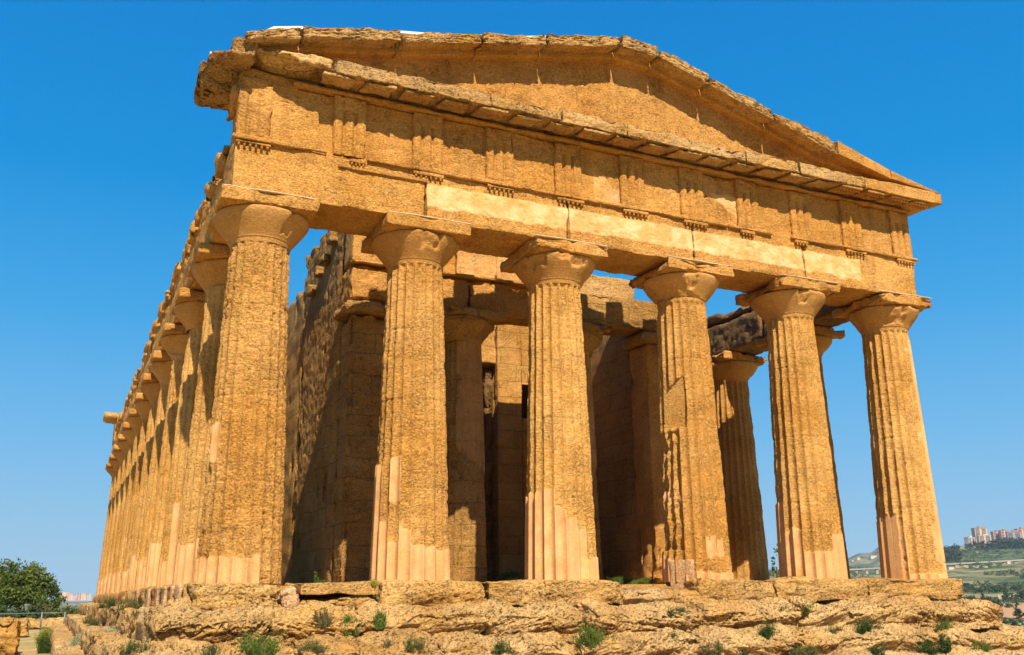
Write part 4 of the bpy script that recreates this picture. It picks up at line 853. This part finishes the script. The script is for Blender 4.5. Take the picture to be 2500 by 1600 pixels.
# viaduct
VD = []
def vp(px, py, r): d = ray(px, py); q = r/math.hypot(d[0], d[1]); return np.array([CAM[0]+d[0]*q, CAM[1]+d[1]*q, CAM[2]+d[2]*q])
A_, B_ = vp(1980, 1396, 1380), vp(2600, 1361, 1420)
vr = empty('viaduct', tuple((A_+B_)/2-np.array([0, 0, 20]))); tag(vr, 'long pale concrete road viaduct crossing the valley at right', 'viaduct')
dv = B_-A_; Lv = np.linalg.norm(dv[:2]); ang = math.atan2(dv[1], dv[0])
nseg = 24
for k in range(nseg):
    c = A_+dv*(k+.5)/nseg
    if k == 0:
        V, F = boxm((0, 0, -1.2), Lv, 9, 1.6, 0); sl_ = dv[2]/Lv; V = V+0; V[:, 2] += V[:, 0]*sl_
        ca, sa = math.cos(ang), math.sin(ang); V = np.stack([V[:, 0]*ca-V[:, 1]*sa, V[:, 0]*sa+V[:, 1]*ca, V[:, 2]], 1)+(A_+B_)/2; mesh_obj('deck', V, F, M_conc, vr, False)
    g = gz(c[0], c[1])
    if c[2]-1.2 > g+1.5: V, F = boxm((c[0], c[1], g-1), 3.0, 6, c[2]-1.2-g+1, ang); mesh_obj('pier', V, F, M_conc, vr, False)
# fields
def field(px0, px1, py0, py1, label, m):
    xs = np.linspace(px0, px1, 24); V = []; 
    for i, px in enumerate(xs):
        wob = 2.0*math.sin(i*.9)
        r_a = hit(px, py1+wob*.5)[3]; r_b = hit(px, py0+wob)[3]
        for r in np.linspace(r_a, r_b, 12):
            x, y, z = polpos(px, r); V.append((x, y, z+.35))
    o = mesh_obj('field', V, grid_faces(24, 12, flip=True), m, None, True); o['kind'] = 'structure'
field(2432, 2506, 1478, 1512, '', M_field); field(2434, 2520, 1452, 1464, '', plain('stubble_field', (.50, .36, .17), .95, .12, .3)); field(2340, 2420, 1380, 1387, '', plain('dry_meadow', (.42, .34, .14), .95, .15, .2)); 
TR = [(2412, 1490, 27, 46, L_fard, 'tall dark dense tree, the biggest on the valley floor'), (2440, 1493, 24, 28, L_fard, 'dark round tree touching the tallest one on its right'), (2377, 1490, 34, 26, L_fard, 'dark tree left of the tallest one behind the rock step'), (2462, 1466, 30, 24, L_far, 'light green spreading tree on the pale field'), (2486, 1468, 30, 26, L_far, 'second light green spreading tree on the pale field'),
      (2504, 1468, 26, 24, L_fard, 'dark tree at the right edge above the brown field'), (2461, 1486, 24, 11, L_far, 'low wide bush on the brown field'), (2482, 1489, 16, 20, L_far, 'small round tree right of the low wide bush'), (2493, 1512, 34, 24, L_fard, 'dark round tree at the right edge of the brown field'), (2443, 1520, 20, 30, L_fard, 'dark narrow tree just above the rock ledge'),
      (2462, 1528, 30, 18, L_far, 'green hedge bush above the rock ledge'), (2484, 1534, 34, 20, L_far, 'green hedge bush nearest the right corner'), (2398, 1446, 30, 16, L_far, 'green tree above the tallest dark tree'), (2365, 1440, 30, 16, L_far, 'green tree beside the end of the top step'), (2440, 1446, 34, 16, L_far, 'green tree above the pale field'), (2480, 1444, 30, 14, L_far, 'green tree above the pale field near the edge')]
for k, (px, py, w, h, m, lb) in enumerate(TR):
    x, y, z, r = hit(px, py); q = mpp(px, r); W_, H_ = w*q, h*q
    tree('tree', lb, 'tree', (x, y, z), H_, [(0, 0, H_*.6, W_*.42, H_*.42), (W_*.22, 0, H_*.45, W_*.32, H_*.36), (-W_*.24, 0, H_*.42, W_*.32, H_*.36)], 1100, W_*.045, m, 900+k, 'trees on the valley floor')
# woodland scattered over the slopes: nobody could count it
rng = np.random.RandomState(77); C1 = []; S1 = []; C2 = []; S2 = []
def wood(n, pxa, pxb, ra, rb, hmin, hmax, thr, dark):
    az = azpx(0)+0*rng.rand(n); px = rng.uniform(pxa, pxb, n); r = np.exp(rng.uniform(math.log(ra), math.log(rb), n)); az = YAW+np.arctan(((px-1250)/FPX-.00325)*math.cos(PITCH))
    x = CAM[0]+r*np.sin(az); y = CAM[1]+r*np.cos(az); z = terrain(az, r); P = np.stack([x, y, 0*x], 1)
    keep = fbm(P, .012, 3, 9) > thr; 
    for i in np.where(keep)[0]:
        h = rng.uniform(hmin, hmax); k = 46 if r[i] < 1500 else 26; c = rng.normal(size=(k, 3)); c /= np.linalg.norm(c, axis=1)[:, None]; c *= (.5+.5*rng.rand(k))[:, None]
        c = c*np.array([h*.62, h*.62, h*.5])+np.array([x[i], y[i], z[i]+h*.42]); (C2 if dark else C1).append(c); (S2 if dark else S1).append(np.full(k, h*.16))
wood(1300, 2290, 2560, 700, 1900, 2.5, 5.5, .02, False); wood(700, 1850, 2300, 420, 2300, 4, 8, -.1, False)
wood(330, 2376, 2560, 1860, 2010, 4, 19, -.5, True); wood(130, 2300, 2352, 1500, 1900, 8, 14, -.5, True); wood(260, 2290, 2560, 800, 1800, 4, 7, .35, True)
def wmesh(C, Sz, m, seed):
    cs = np.concatenate(C); ss = np.concatenate(Sz); r_ = np.random.RandomState(seed); V, F = leaves(cs, 1.0, r_); V = V.reshape(-1, 4, 3); V = cs[:, None, :]+(V-cs[:, None, :])*ss[:, None, None]
    o = mesh_obj('woodland', V.reshape(-1, 3), F, m, None, False); o['kind'] = 'stuff'; return o
tag(wmesh(C1, S1, L_far, 1), 'green olive groves and scrub covering the far slopes', 'woodland'); tag(wmesh(C2, S2, L_fard, 2), 'dark green woods on the ridge below the apartment blocks', 'woodland')
# left far: scrub before the distant town
C1 = []; S1 = []; wood(500, 60, 240, 330, 900, 2.5, 4.0, -.6, False); tag(wmesh(C1, S1, L_far, 3), 'far scrub below the distant town at left', 'scrub')

# ================================================================== HAZE
V, F = boxm((CAM[0], CAM[1], -90), 18800, 18800, 320, 0)
hz = mesh_obj('haze', V, F, M_white, None, False); hz.data.materials.clear(); hz['kind'] = 'stuff'; hz['label'] = 'thin blue summer haze over the valley'; hz['category'] = 'haze'
hm = bpy.data.materials.new('haze_air'); hm.use_nodes = True; ht = hm.node_tree; ht.nodes.clear(); ho = ht.nodes.new('ShaderNodeOutputMaterial'); hv = ht.nodes.new('ShaderNodeVolumePrincipled')
hv.inputs['Color'].default_value = (.62, .80, 1.0, 1); hv.inputs['Density'].default_value = 0.8e-4; ht.links.new(hv.outputs[0], ho.inputs['Volume']); hz.data.materials.append(hm)
